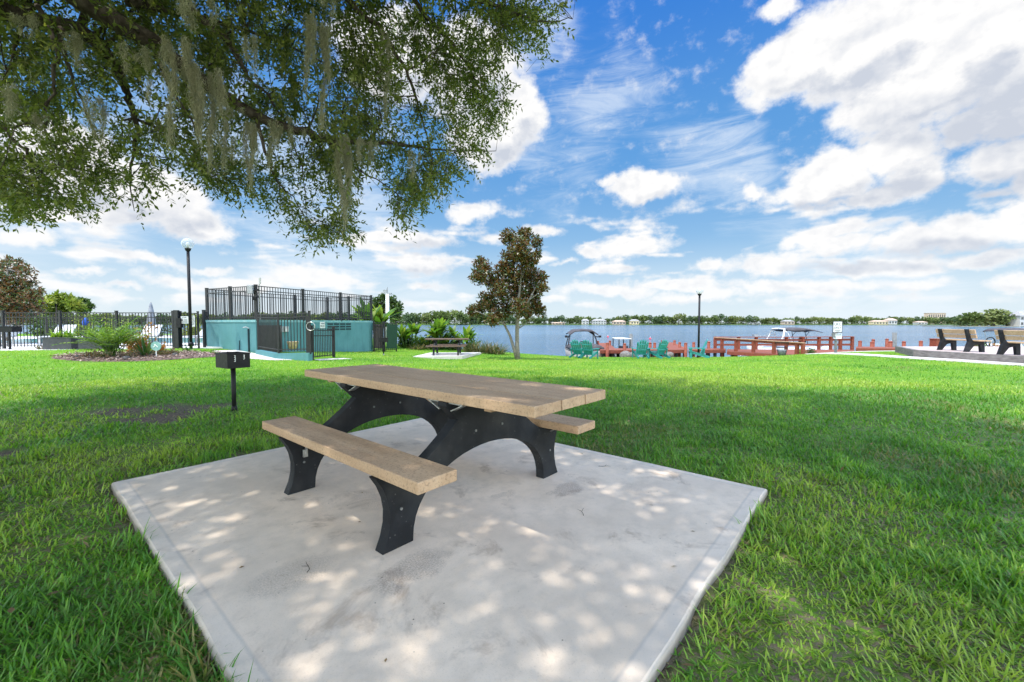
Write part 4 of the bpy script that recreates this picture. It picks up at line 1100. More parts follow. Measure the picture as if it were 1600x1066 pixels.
# planters
def planter(label, px, d, w):
    b = ground(px, d); b.z = zp; t = thing('planter_box', label, 'planter', b, .05, 'rectangular planters by the pool fence')
    mb = MB(); mb.box((0, 0, .21), (w, .36, .42)); mb.box((0, 0, .405), (w+.02, .38, .03)); mb.build('box', M_planter, t, bevel=.006)
    r_ = np.random.default_rng(int(px)); n = 90
    P = np.c_[r_.uniform(-w*.35, w*.35, n), r_.uniform(-.1, .1, n), np.full(n, .41)]
    V, Fc, T = blade_leaf(P, r_.uniform(0, 6.28, n), r_.uniform(.5, 1.5, n), r_.uniform(.3, 1.4, n), r_.uniform(.15, .42, n), np.full(n, .045), 4)
    np_mesh('plant', V, Fc, M_fern, t, T)
planter('charcoal planter box with feathery green plant, left of the two by the fence', 96, 14.75, .95)
planter('charcoal planter box partly hidden behind the green fan palm', 152, 14.75, .98)
b = fz(64, 14.8); tuft_plant('pot_plant', 'small grey-green potted plant left of the planter boxes', 64, 14.8, .22, 60, .05, M_ground_plant, .03, 71, loc=b)
# blue cloth on a dark stand
b = fz(134, 15.6); t = thing('towel_stand', 'dark stand with a bright blue cloth hung on it behind the fence', 'stand', b)
mb = MB(); mb.tube([(0, 0, 0), (0, 0, 1.02)], .028, 8); mb.bar((-.12, 0, 1.0), (.12, 0, 1.0), .03); mb.build('pole', M_blackpaint, t)
mb = MB(); mb.loft([[Vector((.10*math.cos(a)*s*(1+.35*math.sin(3*a+z*9))+.25*(z-.95), .05*math.sin(a)*s, z)) for a in [k*math.pi/5 for k in range(10)]] for z, s in ((.80, .45), (.86, .8), (.95, 1.), (1.06, .7), (1.13, .3))]); mb.build('cloth', pm('blue_cloth', (.02, .07, .36), (.04, .12, .5), 9, .9), t, True)
# loungers, folded parasols, hedge on the far side of the pool
def lounger(label, x, y, rz, first=None):
    t = thing('pool_lounger', label, 'lounger', (x, y, zp), rz, 'white loungers round the pool')
    mb = MB(); mb.box((0, 0, .34), (.62, 1.25, .06)); mb.build('seat', M_whiteplas, t, bevel=.01)
    mb = MB(); mb.bar((0, .62, .35), (0, 1.2, .82), .62, .05); mb.build('backrest', M_whiteplas, t)
    for sx in (-.26, .26):
        for sy in (-.5, .5): mb = MB(); mb.box((sx, sy, .16), (.05, .05, .32)); mb.build('leg', M_whiteplas, t)
for i, (x, y, lab) in enumerate([(-21.5, 17.6, 'white pool lounger farthest left behind the fence'), (-19.2, 17.7, 'white pool lounger behind the fence left of the planters'), (-13.6, 18.0, 'white pool lounger just behind the pool gate'), (-12.0, 17.6, 'white pool lounger seen between the gate and the teal building'), (-15.6, 17.9, 'white pool lounger behind the orange shrub')]):
    lounger(lab, x, y, random.uniform(-.5, .5)+(0 if i != 3 else 1.2))
def parasol(label, px, d, H):
    b = fz(px, d); t = thing('folded_parasol', label, 'parasol', b, 0, 'folded grey parasols by the pool')
    mb = MB(); mb.tube([(0, 0, 0), (0, 0, H)], .025, 8); mb.build('pole', M_greymetal, t)
    mb = MB(); mb.lathe([(.06, H*.38), (.17, H*.42), (.13, H*.7), (.06, H*.93), (.02, H*1.0)], n=10); mb.build('canopy', pm('grey_parasol_cloth', (.17, .18, .20), (.26, .27, .29), 8, .9), t, True)
    mb = MB(); mb.lathe([(.28, 0), (.28, .07), (.05, .1)], n=14); mb.build('base', M_greymetal, t)
parasol('folded grey parasol rising above the pool fence behind the orange shrub', 237, 19, 1.85)
M_hedge = leaf_mat('hedge_leaf', [(.07, .11, .012), (.13, .18, .02), (.22, .26, .03), (.30, .30, .05)], .3, .5)
def bush(name, label, c, rx, ry, rz_, n, L, mat, seed, cat='bush', group=None):
    r_ = np.random.default_rng(seed); q = unit(r_.normal(size=(n, 3))); q[:, 2] = np.abs(q[:, 2])
    lum = .75+.35*np.sin(q[:, :1]*5+seed)*np.cos(q[:, 1:2]*4)+.15*r_.normal(size=(n, 1))
    P = q*(r_.random((n, 1))**.4)*lum*np.array([rx, ry, rz_])
    nr = max(10, n//8); J = r_.integers(0, nr, n); cen = P[:nr]; P = cen[J]+(P-cen[J])*.25+r_.normal(0, L*.4, (n, 3)); P[:, 2] = np.abs(P[:, 2])
    D = unit(q*.6+r_.normal(0, .6, (n, 3))+np.array([0, 0, .3])); N = unit(r_.normal(0, .6, (n, 3))+np.array([0, 0, .7]))
    V, Fc, T = leaves_arrays(P, D, N, L*r_.uniform(.6, 1.3, n), L*.5*r_.uniform(.7, 1.2, n), np.clip(r_.random(nr)[J]*.6+r_.random(n)*.4, 0, 1))
    o = np_mesh(name, V, Fc, mat, tint=T); o.location = c
    return tag(o, label, cat, group)
for i, x in enumerate([-32, -29.5, -27, -24.6, -22.2, -19.8, -17.4, -15.2, -13.2, -11.4]):
    bush('hedge_bush', 'rounded yellow-green bush in the hedge row on the far side of the pool', (x, 29+random.uniform(-.4, .4), zp-.1), 1.5, 1., random.uniform(1.35, 1.75), 900, .20, M_hedge if i % 3 else M_mid, 90+i, 'hedge bush', 'bushes in the hedge row beyond the pool')

# ------------------------------------------------------------------ planting bed
def build_bed():
    c = at(228, 553, 12.9); th = np.linspace(0, 2*np.pi, 40, endpoint=False)
    X = c.x+.1+2.15*np.cos(th)+.25*np.sin(3*th); Y = c.y+.1+1.35*np.sin(th)+.28*np.cos(2*th)+.42*np.cos(th)
    global BED; BED = list(zip(X, Y))
    vs = [(c.x, c.y+.1, g1(c.x, c.y)+.06)]; f = []
    for rr, dz in ((.55, .055), (.9, .035), (1., .005)):
        for x, y in BED:
            xx, yy = c.x+(x-c.x)*rr, c.y+.1+(y-c.y-.1)*rr; vs.append((xx, yy, g1(xx, yy)+dz))
    n = 40
    f += [(0, 1+i, 1+(i+1) % n) for i in range(n)]
    for k in range(2): f += [(1+k*n+i, 1+(k+1)*n+i, 1+(k+1)*n+(i+1) % n, 1+k*n+(i+1) % n) for i in range(n)]
    mb = MB(); mb.add(vs, f); tag(mb.build('mulch_ground', pm('mulch_soil', (.10, .065, .05), (.19, .13, .10), 20, .95, 0, .8, 60), None, True), kind='structure')
    # chips
    m = 5200; x = rng.uniform(X.min(), X.max(), m); y = rng.uniform(Y.min(), Y.max(), m); k = in_poly(x, y, BED); x, y = x[k], y[k]; m = len(x)
    P = np.c_[x, y, gz(x, y)+.045+rng.random(m)*.03]; D = unit(np.c_[rng.normal(size=(m, 2)), rng.normal(0, .3, m)]); N = unit(np.c_[rng.normal(0, .4, (m, 2)), np.ones(m)])
    V, Fc, T = leaves_arrays(P, D, N, rng.uniform(.04, .11, m), rng.uniform(.02, .045, m), rng.random(m))
    tag(np_mesh('mulch', V, Fc, leaf_mat('mulch_chip', [(.10, .06, .045), (.20, .13, .10), (.32, .24, .19), (.40, .32, .27)], 0., .9, spec=.1), tint=T), kind='stuff')
build_bed()
def gb(px, py, d): 
    p = ground(px, d); p.z += .04; return p
def fan_palm():
    b = gb(172, 556, 12.2); r_ = np.random.default_rng(11); t = thing('fan_palm', 'bushy bright green fern-leaved palm in the mulch bed', 'plant', b)
    Ps, Ds, Ns, Ts, Ls, Ws = [], [], [], [], [], []; mb = MB()
    for k in range(70):
        yaw = r_.uniform(0, 6.28); el = r_.uniform(.75, 1.6); L = r_.uniform(.85, 1.35); pos = np.array([*(r_.normal(0, .09, 2)), r_.uniform(0, .15)]); tint = r_.random(); pts = [pos.copy()]
        for i in range(14):
            d = np.array([math.cos(yaw)*math.cos(el), math.sin(yaw)*math.cos(el), math.sin(el)]); pos = pos+d*L/14; el -= r_.uniform(.04, .10); pts.append(pos.copy())
            if i > 3:
                s = unit(np.cross(d, [0, 0, 1.]))
                for sg in (-1, 1):
                    Ps.append(pos); Ds.append(unit(s*sg+d*.7+np.array([0, 0, -.15]))); Ns.append(unit(np.array([r_.normal(0, .3), r_.normal(0, .3), 1]))); Ts.append(tint); Ls.append(.20*math.sin(math.pi*(i+1)/16)+.03); Ws.append(.030)
        mb.tube([tuple(p) for p in pts[::3]], [.008, .007, .005, .004, .003][:len(pts[::3])], 4)
    mb.build('stem', M_fern, t)
    V, Fc, T = leaves_arrays(np.array(Ps), np.array(Ds), np.array(Ns), np.array(Ls), np.array(Ws), np.clip(np.array(Ts)+r_.normal(0, .1, len(Ts)), 0, 1)); np_mesh('frond', V, Fc, M_fern, t, T)
fan_palm()
bush('croton_shrub', 'loose orange-red shrub right of the green palm in the mulch bed', gb(218, 552, 13.2), .62, .45, .85, 620, .11, M_croton, 31, 'shrub')
bush('croton_shrub', 'small faded orange shrub at the right end behind the round sign', gb(248, 552, 13.6), .38, .3, .55, 260, .09, M_croton, 32, 'shrub')
tuft_plant('agave_plant', 'spiky dark green agave in the mulch bed beside the round sign', 226, 12.6, .62, 34, .035, M_agave, .055, 33, (.35, 1.4), (.15, .7), loc=gb(226, 553, 12.6))
tuft_plant('agave_plant', 'small spiky plant at the right end of the mulch bed by the gate', 293, 14.2, .26, 22, .03, M_agave, .035, 34, (.3, 1.4), (.2, .8), loc=ground(293, 14.3)+Vector((0, 0, .02)))
for i, (px, d, lab) in enumerate([(140, 12.0, 'low brownish ground plant at the left end of the mulch bed'), (160, 11.85, 'low reddish ground plant in front of the green palm'), (203, 12.2, 'low mixed ground plant between the palm and the agave'), (252, 12.8, 'low yellowish ground plant right of the round sign'), (268, 13.2, 'low ground plant with twiggy leaves near the lamp post base')]):
    bush('ground_plant', lab, gb(px, 0, d), .28, .2, .22, 150, .07, M_ground_plant, 36+i, 'plant')
for i, (px, d, s, lab) in enumerate([(196, 11.7, .10, 'dark rough stone at the front edge of the mulch bed'), (272, 12.9, .09, 'small dark stone at the right part of the mulch bed'), (118, 11.8, .08, 'small brown stone at the left tip of the mulch bed')]):
    mb = MB(); r_ = np.random.default_rng(50+i)
    mb.loft([[Vector((math.cos(a)*r*s*(1+.2*r_.normal()), math.sin(a)*r*s*(1+.2*r_.normal()), z*s)) for a in [k*math.pi/4 for k in range(8)]] for z, r in ((-.3, 1.), (.2, 1.15), (.7, .8), (.95, .35))])
    o = mb.build('rock', pm('dark_stone', (.03, .028, .027), (.09, .085, .08), 20, .9), None, True); o.location = gb(px, 0, d); tag(o, lab, 'rock')
b = gb(243, 556, 12.3); t = thing('yard_sign', 'small round teal sign on a white stake in the mulch bed', 'sign', b)
mb = MB(); mb.tube([(0, 0, -.05), (0, 0, .22)], .012, 8); mb.build('stake', M_white, t)
mb = MB(); mb.prism([(.15*math.cos(a), .33+.135*math.sin(a)) for a in [k*math.pi/12 for k in range(24)]], lambda a, b_, tt: (a, tt, b_), -.008, .008); mb.build('disc', pm('teal_sign_face', (.14, .32, .30), (.24, .42, .38), 14, .5), t)
mb = MB(); mb.bar((-.07, -.011, .30), (.0, -.011, .36), .02, .004, up=(0, 1, 0)); mb.bar((0, -.011, .36), (.06, -.011, .30), .02, .004, up=(0, 1, 0)); mb.box((-.02, -.011, .37), (.05, .004, .03)); mb.build('printed_mark', M_white, t)

# ------------------------------------------------------------------ lamp posts
M_globe, nt, out = new_mat('clear_globe'); h = NT(nt)
b1 = h.bsdf(None, (.55, .57, .60), .4, 0, None, .5); tr = h.n('ShaderNodeBsdfTransparent'); fr = h.n('ShaderNodeLayerWeight'); fr.inputs[0].default_value = .35
mx = h.n('ShaderNodeMixShader'); h.put(mx.inputs[0], h.math('MULTIPLY_ADD', fr.outputs['Facing'], .5, .30)); nt.links.new(tr.outputs[0], mx.inputs[1]); nt.links.new(b1.outputs[0], mx.inputs[2]); nt.links.new(mx.outputs[0], out.inputs[0])
def lamp(label, b, H, rg, rp):
    t = thing('lamp_post', label, 'lamp post', b, 0, 'globe lamp posts')
    mb = MB(); mb.tube([(0, 0, -.1), (0, 0, H-2*rg)], [rp, rp*.92], 12); mb.build('pole', M_blackpaint, t, True)
    mb = MB(); mb.lathe([(rp*1.7, 0), (rp*1.7, .10), (rp*1.1, .14)], n=12); mb.build('base', M_blackpaint, t, True)
    zc = H-rg
    mb = MB(); mb.lathe([(rp*1.3, H-2*rg-.07), (rp*1.8, H-2*rg-.01), (rp*1.9, H-2*rg+.03)], n=12); mb.build('collar', M_blackpaint, t, True)
    mb = MB(); mb.lathe([(max(.002, rg*math.sin(a)), zc-rg*math.cos(a)) for a in [math.pi*k/14 for k in range(1, 15)]], n=20); mb.build('globe', M_globe, t, True)
    mb = MB(); mb.lathe([(.02, zc-rg*.8), (.05, zc-rg*.4), (.055, zc), (.03, zc+rg*.25)], n=10); mb.build('bulb', M_white, t, True)
b = at(298.5, 541, 14.7); lamp('black lamp post with clear globe standing before the pool gate', b, at(291, 372.5, 14.7).z-b.z, .185, .050)
b = ground(1092, 24.2); lamp('black lamp post with clear globe behind the rightmost green chair by the dock', b, at(1093, 449, 24.2).z-b.z, .20, .058)

# ------------------------------------------------------------------ teal building
ZT = 1.275; BZ = -1.
BA = at(322, 500, 16.5); BB = at(399.5, 499, 15.0); BC = at(582, 501.5, 20.8)
BA.z = BB.z = BC.z = 0
BD = BA+(BC-BB)
bt = thing('pool_building', 'low teal painted block building with a railed flat roof', 'building', BB)
cor = [BA, BB, BC, BD]
mb = MB(); mb.prism([(p.x, p.y) for p in cor], lambda a, b_, tt: (a, b_, tt), BZ, ZT-.09); mb.build('wall', M_teal, bt, off=BB)
ctr = (BA+BB+BC+BD)/4
mb = MB(); mb.prism([(ctr.x+(p.x-ctr.x)*1.006, ctr.y+(p.y-ctr.y)*1.006) for p in cor], lambda a, b_, tt: (a, b_, tt), ZT-.088, ZT); mb.build('roof', pm('roof_slab_edge', (.12, .30, .31), (.20, .36, .36), 4, .85), bt, off=BB)
fd = (BC-BB).normalized(); fn = Vector((fd.y, -fd.x, 0))       # along the front, outward normal
ld = (BA-BB).normalized(); ln_ = Vector((ld.y, -ld.x, 0))
if ln_.y > 0: ln_ = -ln_
if fn.y > 0: fn = -fn
def front(px, z, off=0.):
    """point on the front wall seen in photo column px"""
    k = (px-800)/F; n_ = BB+fn*off; s = (k*n_.y-n_.x)/(fd.x-k*fd.y); q = n_+fd*s; q.z = z; return q
def leftw(px, z, off=0.):
    k = (px-800)/F; n_ = BB+ln_*off; s = (k*n_.y-n_.x)/(ld.x-k*ld.y); q = n_+ld*s; q.z = z; return q
rf = math.atan2(fd.y, fd.x)
# breeze-block vents
x0, x1 = front(511, 0), front(549, 0)
for r in range(3):
    for c in range(4):
        p = x0.lerp(x1, (c+.5)/4)+fn*.006; p.z = ZT-.16-r*.115; mb = MB(); mb.box(p, ((x1-x0).length/4-.06, .014, .072), rf); mb.build('vent', M_tealdk, bt, off=BB)
# dark ribbed door at the left of the front and meter boxes
a, b_ = front(406, 0, .05), front(440, 0, .05); mb = MB(); L = (b_-a).length
dz0, dz1 = .02, 1.08
mb.box((a+b_)/2+Vector((0, 0, (dz0+dz1)/2)), (L, .035, dz1-dz0), rf)
for k in range(9): mb.box(a.lerp(b_, (k+.5)/9)+fn*.022+Vector((0, 0, (dz0+dz1)/2)), (L/9*.45, .016, dz1-dz0-.04), rf)
mb.build('door', M_brownpanel, bt, off=BB)
p = front(447, 0, .05); mb = MB(); mb.box(p+Vector((0, 0, .93)), (.16, .1, .2), rf); mb.build('meter_box', M_whiteplas, bt, off=BB)
p = front(440, 0, .05); mb = MB(); mb.box(p+Vector((0, 0, .93)), (.12, .08, .22), rf); mb.build('meter_box', M_greymetal, bt, off=BB)
# standpipe on the left wall
p = leftw(388, 0, .03); mb = MB(); mb.tube([p+Vector((0, 0, .1)), p+Vector((0, 0, .95))], .028, 8); mb.build('standpipe', M_tealdk, bt, off=BB)
mb = MB(); mb.tube([p+Vector((.04, -.02, .97)), p+Vector((-.06, -.05, 1.02)), p+Vector((-.14, -.09, .99))], .016, 8); mb.build('shower_head', M_galv, bt, off=BB)
p = leftw(373.5, 0, .02); mb = MB(); mb.tube([p+Vector((0, 0, .1)), p+Vector((0, 0, .52))], .014, 6); mb.build('tap_pipe', M_tealdk, bt, off=BB)
# roof railing: one thing round the whole roof
def inset(p, k=.985): q = ctr+(p-ctr)*k; q.z = ZT; return q
rp = []
for a, b_, n in ((BA, BB, 2), (BB, BC, 3), (BC, BD, 2), (BD, BA, 3)):
    for i in range(n): rp.append(inset(a.lerp(b_, i/n)))
fence('roof_railing', 'black picket railing round the flat roof of the teal building', 'railing', rp+[rp[0]], 1.20, .112, .085, posts_at=range(len(rp)), extra=.03)
# things on the railing corner
b = inset(BB)+fn*.06; t = thing('floodlight', 'grey twin floodlight bracket on the corner post of the roof railing', 'light', b+Vector((0, 0, .95)))
mb = MB(); mb.box((-.18, -.08, .12), (.20, .10, .30)); mb.build('lamp_head', M_greymetal, t, bevel=.01)
mb = MB(); mb.bar((-.1, -.06, .05), (.08, -.04, .12), .04); mb.tube([(.02, -.05, .12), (.06, -.06, -.18)], .02, 8); mb.build('bracket', M_blackpaint, t)
mb = MB(); mb.box((-.03, -.1, -.2), (.12, .08, .12), .4); mb.build('lamp_head', M_blackpaint, t, bevel=.01)
b = inset(BB)+fd*.12; t = thing('antenna_mast', 'thin grey antenna mast above the roof railing corner', 'antenna', b+Vector((0, 0, 0)))
mb = MB(); mb.tube([(0, .03, 0), (0, .03, 1.30)], .02, 8); mb.tube([(.02, .03, 1.28), (.03, .03, 1.50)], .035, 8); mb.build('mast', M_galv, t)
# low teal kerb wall with fence, in front of the door
ka = at(404, 549, 14.55); kb = at(436, 553, 13.25); kc = at(485, 549, 12.95)
k0 = [Vector((p.x, p.y, 0)) for p in (ka, kb, kc)]
ztop = [.235, .185, .235]
t = thing('kerb_wall', 'low teal kerb wall below the black fence in front of the building', 'wall', k0[1])
mb = MB()
for i in (0, 1):
    a, b_ = k0[i], k0[i+1]; d = (b_-a).normalized(); nrm = Vector((-d.y, d.x, 0))*.09
    e = d*(-.10 if i == 1 else 0)
    pts = [a+nrm+e, a-nrm+e, b_-nrm, b_+nrm]; za, zb = (.235, .20) if i == 0 else (.20, .245)
    zz = [za, za, zb, zb]
    off = 0.003*i
    mb.add([(p.x, p.y, -.5) for p in pts]+[(p.x, p.y, z+off) for p, z in zip(pts, zz)], [(0, 1, 2, 3), (4, 7, 6, 5), (0, 4, 5, 1), (1, 5, 6, 2), (2, 6, 7, 3), (3, 7, 4, 0)])
mb.build('wall', M_teal, t, off=k0[1])
kk = [Vector((k0[0].x, k0[0].y, .235)), Vector((k0[1].x, k0[1].y, .20)), Vector((k0[2].x, k0[2].y, .245))]
fence('entry_fence', 'tall black picket fence on the low teal kerb wall', 'fence', kk, 1.22, .11, .05, (.12, -.10, 0), extra=.05)
# gate between kerb wall and building
ga, gb_ = ground(487, 13.2), ground(521, 14.6)
t = fence('entry_gate', 'black picket gate with a white notice right of the low kerb wall', 'gate', [ga, gb_], 1.02, .105, .075, (.10, -.08, -.26), extra=.05)
p = ground(481.5, 13.0); mb = MB(); mb.box(p+Vector((0, 0, .68)), (.10, .10, 1.40)); mb.build('tall_post', M_fence, t, off=ga)
mb = MB(); mb.lathe([(.10, -.012), (.115, 0), (.10, .012)], n=14)
ring = mb.v; mb2 = MB(); c = at(487, 510, 13.0); mb2.tube([c+Vector((math.cos(a)*.13, -.07, math.sin(a)*.13)) for a in [k*math.pi/8 for k in range(17)]], .012, 6); mb2.build('lock_chain', M_galv, t, off=ga)
gd = (gb_-ga).normalized(); rg = math.atan2(gd.y, gd.x)
c = at(504, 508, 13.7)
sign_board('notice_sign', 'white notice board on the black entry gate of the teal building', c, .30, .20, rg, [('NOTICE', .06, .02, .045)], marks=[(-.10, -.03, .05, .05), (.04, -.02, .16, .014), (.04, -.055, .16, .014)])
# clay pot behind the entry fence
p = front(457, 0, .55); p.z = .20; t = thing('clay_pot', 'pale clay basket-like pot behind the entry fence', 'pot', p)
mb = MB(); mb.lathe([(.12, 0), (.17, .12), (.20, .25), (.21, .27), (.18, .27), (.15, .10)], n=16); mb.build('pot', M_terra, t, True)
# entry path
mb = MB(); pts = [at(398, 549, 14.7), at(402, 545, 15.2), at(436, 556, 13.15), at(450, 563, 12.75), at(425, 566, 12.45), at(400, 561, 12.95)]
pth = [(-6.9*1, 12.55), (-8.9, 13.35), (-9.6, 14.6), (-8.75, 14.6), (-7.2, 13.15), (-6.6, 12.75)]
def sheet(name, pts, mat, dz, n=10, kind='structure'):
    """flat paving that follows the ground: quads between two polylines"""
    L, Rr = pts
    vs, f = [], []
    for i in range(len(L)-1):
        for k in range(n):
            for (A, B) in ((L[i], L[i+1]), (Rr[i], Rr[i+1])):
                x = A[0]+(B[0]-A[0])*k/n; y = A[1]+(B[1]-A[1])*k/n; vs.append((x, y, g1(x, y)+dz))
    for A in (L[-1], Rr[-1]): vs.append((*A, g1(*A)+dz))
    m = len(vs)//2
    f = [(2*i, 2*i+1, 2*i+3, 2*i+2) for i in range(m-1)]
    # side skirts
    k = len(vs); vs += [(x, y, z-.2) for x, y, z in vs]
    f += [(2*i, 2*i+2, k+2*i+2, k+2*i) for i in range(m-1)]+[(2*i+1, k+2*i+1, k+2*i+3, 2*i+3) for i in range(m-1)]+[(0, k, k+1, 1), (2*m-2, 2*m-1, k+2*m-1, k+2*m-2)]
    mb = MB(); mb.add(vs, f); o = mb.build(name, mat); return tag(o, kind=kind)
sheet('entry_path', ([(-10.6, 14.9), (-9.2, 13.75), (-8.1, 13.0), (-7.2, 12.72)], [(-10.2, 15.6), (-8.7, 14.5), (-7.6, 13.5), (-6.75, 12.95)]), M_path, .02)
sheet('gate_path', ([(-6.25, 13.25), (-5.7, 14.3)], [(-6.0, 13.1), (-5.4, 14.2)]), M_path, .02)
# dark panel and green screen right of the building
zf = lambda px, d: ground(px, d)
pa, pb, pc = zf(584, 20.6), zf(598, 20.9), zf(619, 21.4)
t = fence('screen_fence', 'black fence bay backed by a dark panel at the right end of the building', 'fence', [pa, pb], 1.42, .105, .06)
mb = MB(); mb.bar(pa+Vector((0, .06, .75)), pb+Vector((0, .06, .75)), .03, 1.2); mb.build('backing', M_brownpanel, t, off=pa)
t = fence('screen_fence', 'black fence bay covered with green privacy mesh beside the banana plants', 'fence', [pb+Vector((.09, 0, 0)), pc], 1.42, .105, .06)
mb = MB(); mb.bar(pb+Vector((.12, -.04, .76)), pc+Vector((-.03, -.04, .76)), .025, 1.2); mb.build('mesh_screen', pm('green_mesh', (.008, .035, .018), (.014, .055, .028), 30, .8, bump=.4, bscale=90), t, off=pb)
b = ground(606, 26); t = thing('light_mast', 'white slender mast with fittings above the shore tree by the teal building', 'mast', b)
H = at(606, 452, 26).z-b.z
mb = MB(); mb.tube([(0, 0, -.2), (0, 0, H-.3)], [.12, .10], 10); mb.build('pole', M_white, t, True)
mb = MB(); mb.box((-.12, 0, H-.12), (.22, .15, .16)); mb.box((.14, 0, H-.28), (.25, .1, .1)); mb.tube([(0, 0, H-.35), (0, 0, H+.12)], .03, 6); mb.build('fitting', M_greymetal, t)

# shrubs filling in between the banana plants
for i, (px, d, rx, h_, m_, lab) in enumerate([(632, 24.1, .75, 1.15, M_mid, 'dense dark green shrub right behind the green screen corner'), (655, 24.4, .85, 1.0, M_fern, 'bright green shrub between the upright banana and the far table'), (672, 24.6, .8, 1.25, M_mid, 'dark green shrub behind the left half of the far table'), (690, 24.7, .8, 1.1, M_fern, 'bright green shrub behind the middle of the far table'), (712, 24.6, .8, 1.2, M_mid, 'dark green shrub behind the right half of the far table'), (738, 24.2, .7, .95, M_fern, 'green shrub at the right end of the row behind the far table')]):
    b = ground(px, d); b.z -= .05; bush('lake_shrub', lab, b, rx, rx*.7, h_, 700, .15, m_, 400+i, 'shrub', 'shrubs of the lake bank row')
# ------------------------------------------------------------------ adirondack chairs
def make_chair():
    t = thing('adirondack_chair', 'x', 'chair', (0, 0, 0), 0, 'green adirondack chairs at the lawn edge')
    for s in (-1, 1):
        mb = MB(); mb.box((s*.31, .27, .26), (.035, .10, .52)); mb.build('front_leg', M_seatgreen, t)
        mb = MB(); mb.bar((s*.275, .30, .33), (s*.275, -.66, .055), .03, .12); mb.build('stringer', M_seatgreen, t)
        mb = MB(); mb.prism([(s*(.24), -.44), (s*.41, -.36), (s*.42, .25), (s*.38, .38), (s*.26, .38), (s*.27, .1)], lambda a, b, tt: (a, b, tt), .52, .545); mb.build('armrest', M_seatgreen, t)
        mb = MB(); mb.bar((s*.31, -.40, .52), (s*.29, -.34, .16), .03, .07); mb.build('arm_support', M_seatgreen, t)
    mb = MB()
    for k in range(6):
        u = k/5; mb.bar((-.28, .30-.52*u, .365-.15*u), (.28, .30-.52*u, .365-.15*u), .085, .022)
    mb.build('seat', M_seatgreen, t)
    mb = MB(); p0 = Vector((0, -.20, .20)); up = Vector((0, -.36, .80)).normalized()
    n = 5
    for k in range(n):
        u = (k-(n-1)/2)/((n-1)/2); hgt = .86-.13*u*u
        a = p0+Vector((u*.20, 0, 0)); b = p0+up*hgt+Vector((u*.265, 0, 0))
        mb.bar(a, b, .098, .022, up=(0, 1, .45))
        mb.tube([b-Vector((0, .010, 0)), b+Vector((0, .010, 0))], .048, 10)
    mb.build('backrest', M_seatgreen, t)
    mb = MB(); c = p0+up*.30+Vector((0, -.03, 0)); mb.box(c, (.60, .03, .07)); c = p0+up*.62+Vector((0, -.03, 0)); mb.box(c, (.50, .03, .06)); mb.build('back_rail', M_seatgreen, t)
    return t
ch0 = make_chair()
for i, (px, d, rz, lab) in enumerate([(906, 23.2, -38, 'green adirondack chair in front of the covered boat, leftmost of the five chairs'), (922.5, 22.8, -36, 'green adirondack chair angled right, beside the leftmost chair by the covered boat'),
                                      (1000, 22.9, 2, 'green adirondack chair with its back square to the lawn, in the middle of the dock'), (1027.5, 22.9, 24, 'green adirondack chair turned slightly left beside the one square to the lawn'), (1088, 23.0, 72, 'green adirondack chair seen from its side in front of the lamp post')]):
    o = ch0 if i == 0 else copy_tree(ch0)
    o.location = ground(px, d)+Vector((0, 0, .02)); o.rotation_euler = (0, 0, R(rz)); o['label'] = lab
    o.scale = (1.0, 1.0, 1.0)

# ------------------------------------------------------------------ benches on the patio
ZP = .04
def make_bench():
    t = thing('park_bench', 'x', 'bench', (0, 0, 0), 0, 'park benches facing the lake')
    mb = MB(); mb.box((0, .03, .44), (1.75, .19, .045)); mb.box((0, .24, .44), (1.75, .19, .045)); mb.build('seat', M_tan, t, bevel=.006)
    bk = Matrix.Rotation(R(14), 3, 'X')
    mb = MB(); mb.box((0, -.155, .60), (1.75, .04, .14), bk); mb.box((0, -.205, .78), (1.75, .04, .18), bk); mb.build('backrest', M_tan, t, bevel=.006)
    for s in (-1, 1):
        x = s*.60
        prof = [(-.34, 0), (-.20, 0), (-.03, .25), (.16, .30), (.20, 0), (.33, 0), (.31, .415), (-.07, .415), (-.125, .50), (-.22, .88), (-.335, .88), (-.225, .40)]
        mb = MB(); mb.prism(prof, lambda a, b, tt: (tt, a, b), x-.05, x+.05); mb.build('support', M_frame, t, bevel=.006)
    return t
be0 = make_bench()
for i, (px, d, lab) in enumerate([(1501, 16.9, 'whole park bench with black supports, the farther of the two on the patio'), (1606, 14.25, 'nearer park bench cut off by the right edge of the picture')]):
    o = be0 if i == 0 else copy_tree(be0); x = (px-800)/F*d
    o.location = (x, d, ZP+.001); o.rotation_euler = (0, 0, R(-98)); o['label'] = lab

# ------------------------------------------------------------------ patio, retaining wall, paths
PATIO = [(16.80, 17.40), (17.22, 14.1), (17.75, 8.5), (32, 8.5), (32, 20.2), (18.6, 20.2)]
mb = MB(); mb.add([(x, y, ZP) for x, y in PATIO]+[(x, y, ZP-.8) for x, y in PATIO], [tuple(range(6))]+[(i, 6+i, 6+(i+1) % 6, (i+1) % 6) for i in range(6)])
tag(mb.build('patio_paving', M_paver), kind='structure')
t = thing('retaining_wall', 'low dark stone retaining wall edging the bench patio', 'wall', (*PATIO[0], 0))
for a, b in ((PATIO[5], PATIO[0]), (PATIO[0], PATIO[1]), (PATIO[1], PATIO[2])):
    mb = MB(); a3, b3 = Vector((*a, 0)), Vector((*b, 0)); d = (b3-a3).normalized(); n_ = Vector((-d.y, d.x, 0))
    if n_.x > 0: n_ = -n_
    mb.bar(a3+n_*.09+Vector((0, 0, -.20)), b3+n_*.09+d*.1+Vector((0, 0, -.20)), .18, .50); mb.build('wall', M_wallgrey, t, off=PATIO[0]+(0,))
PX = lambda px, d: ((px-800)/F*d, d)
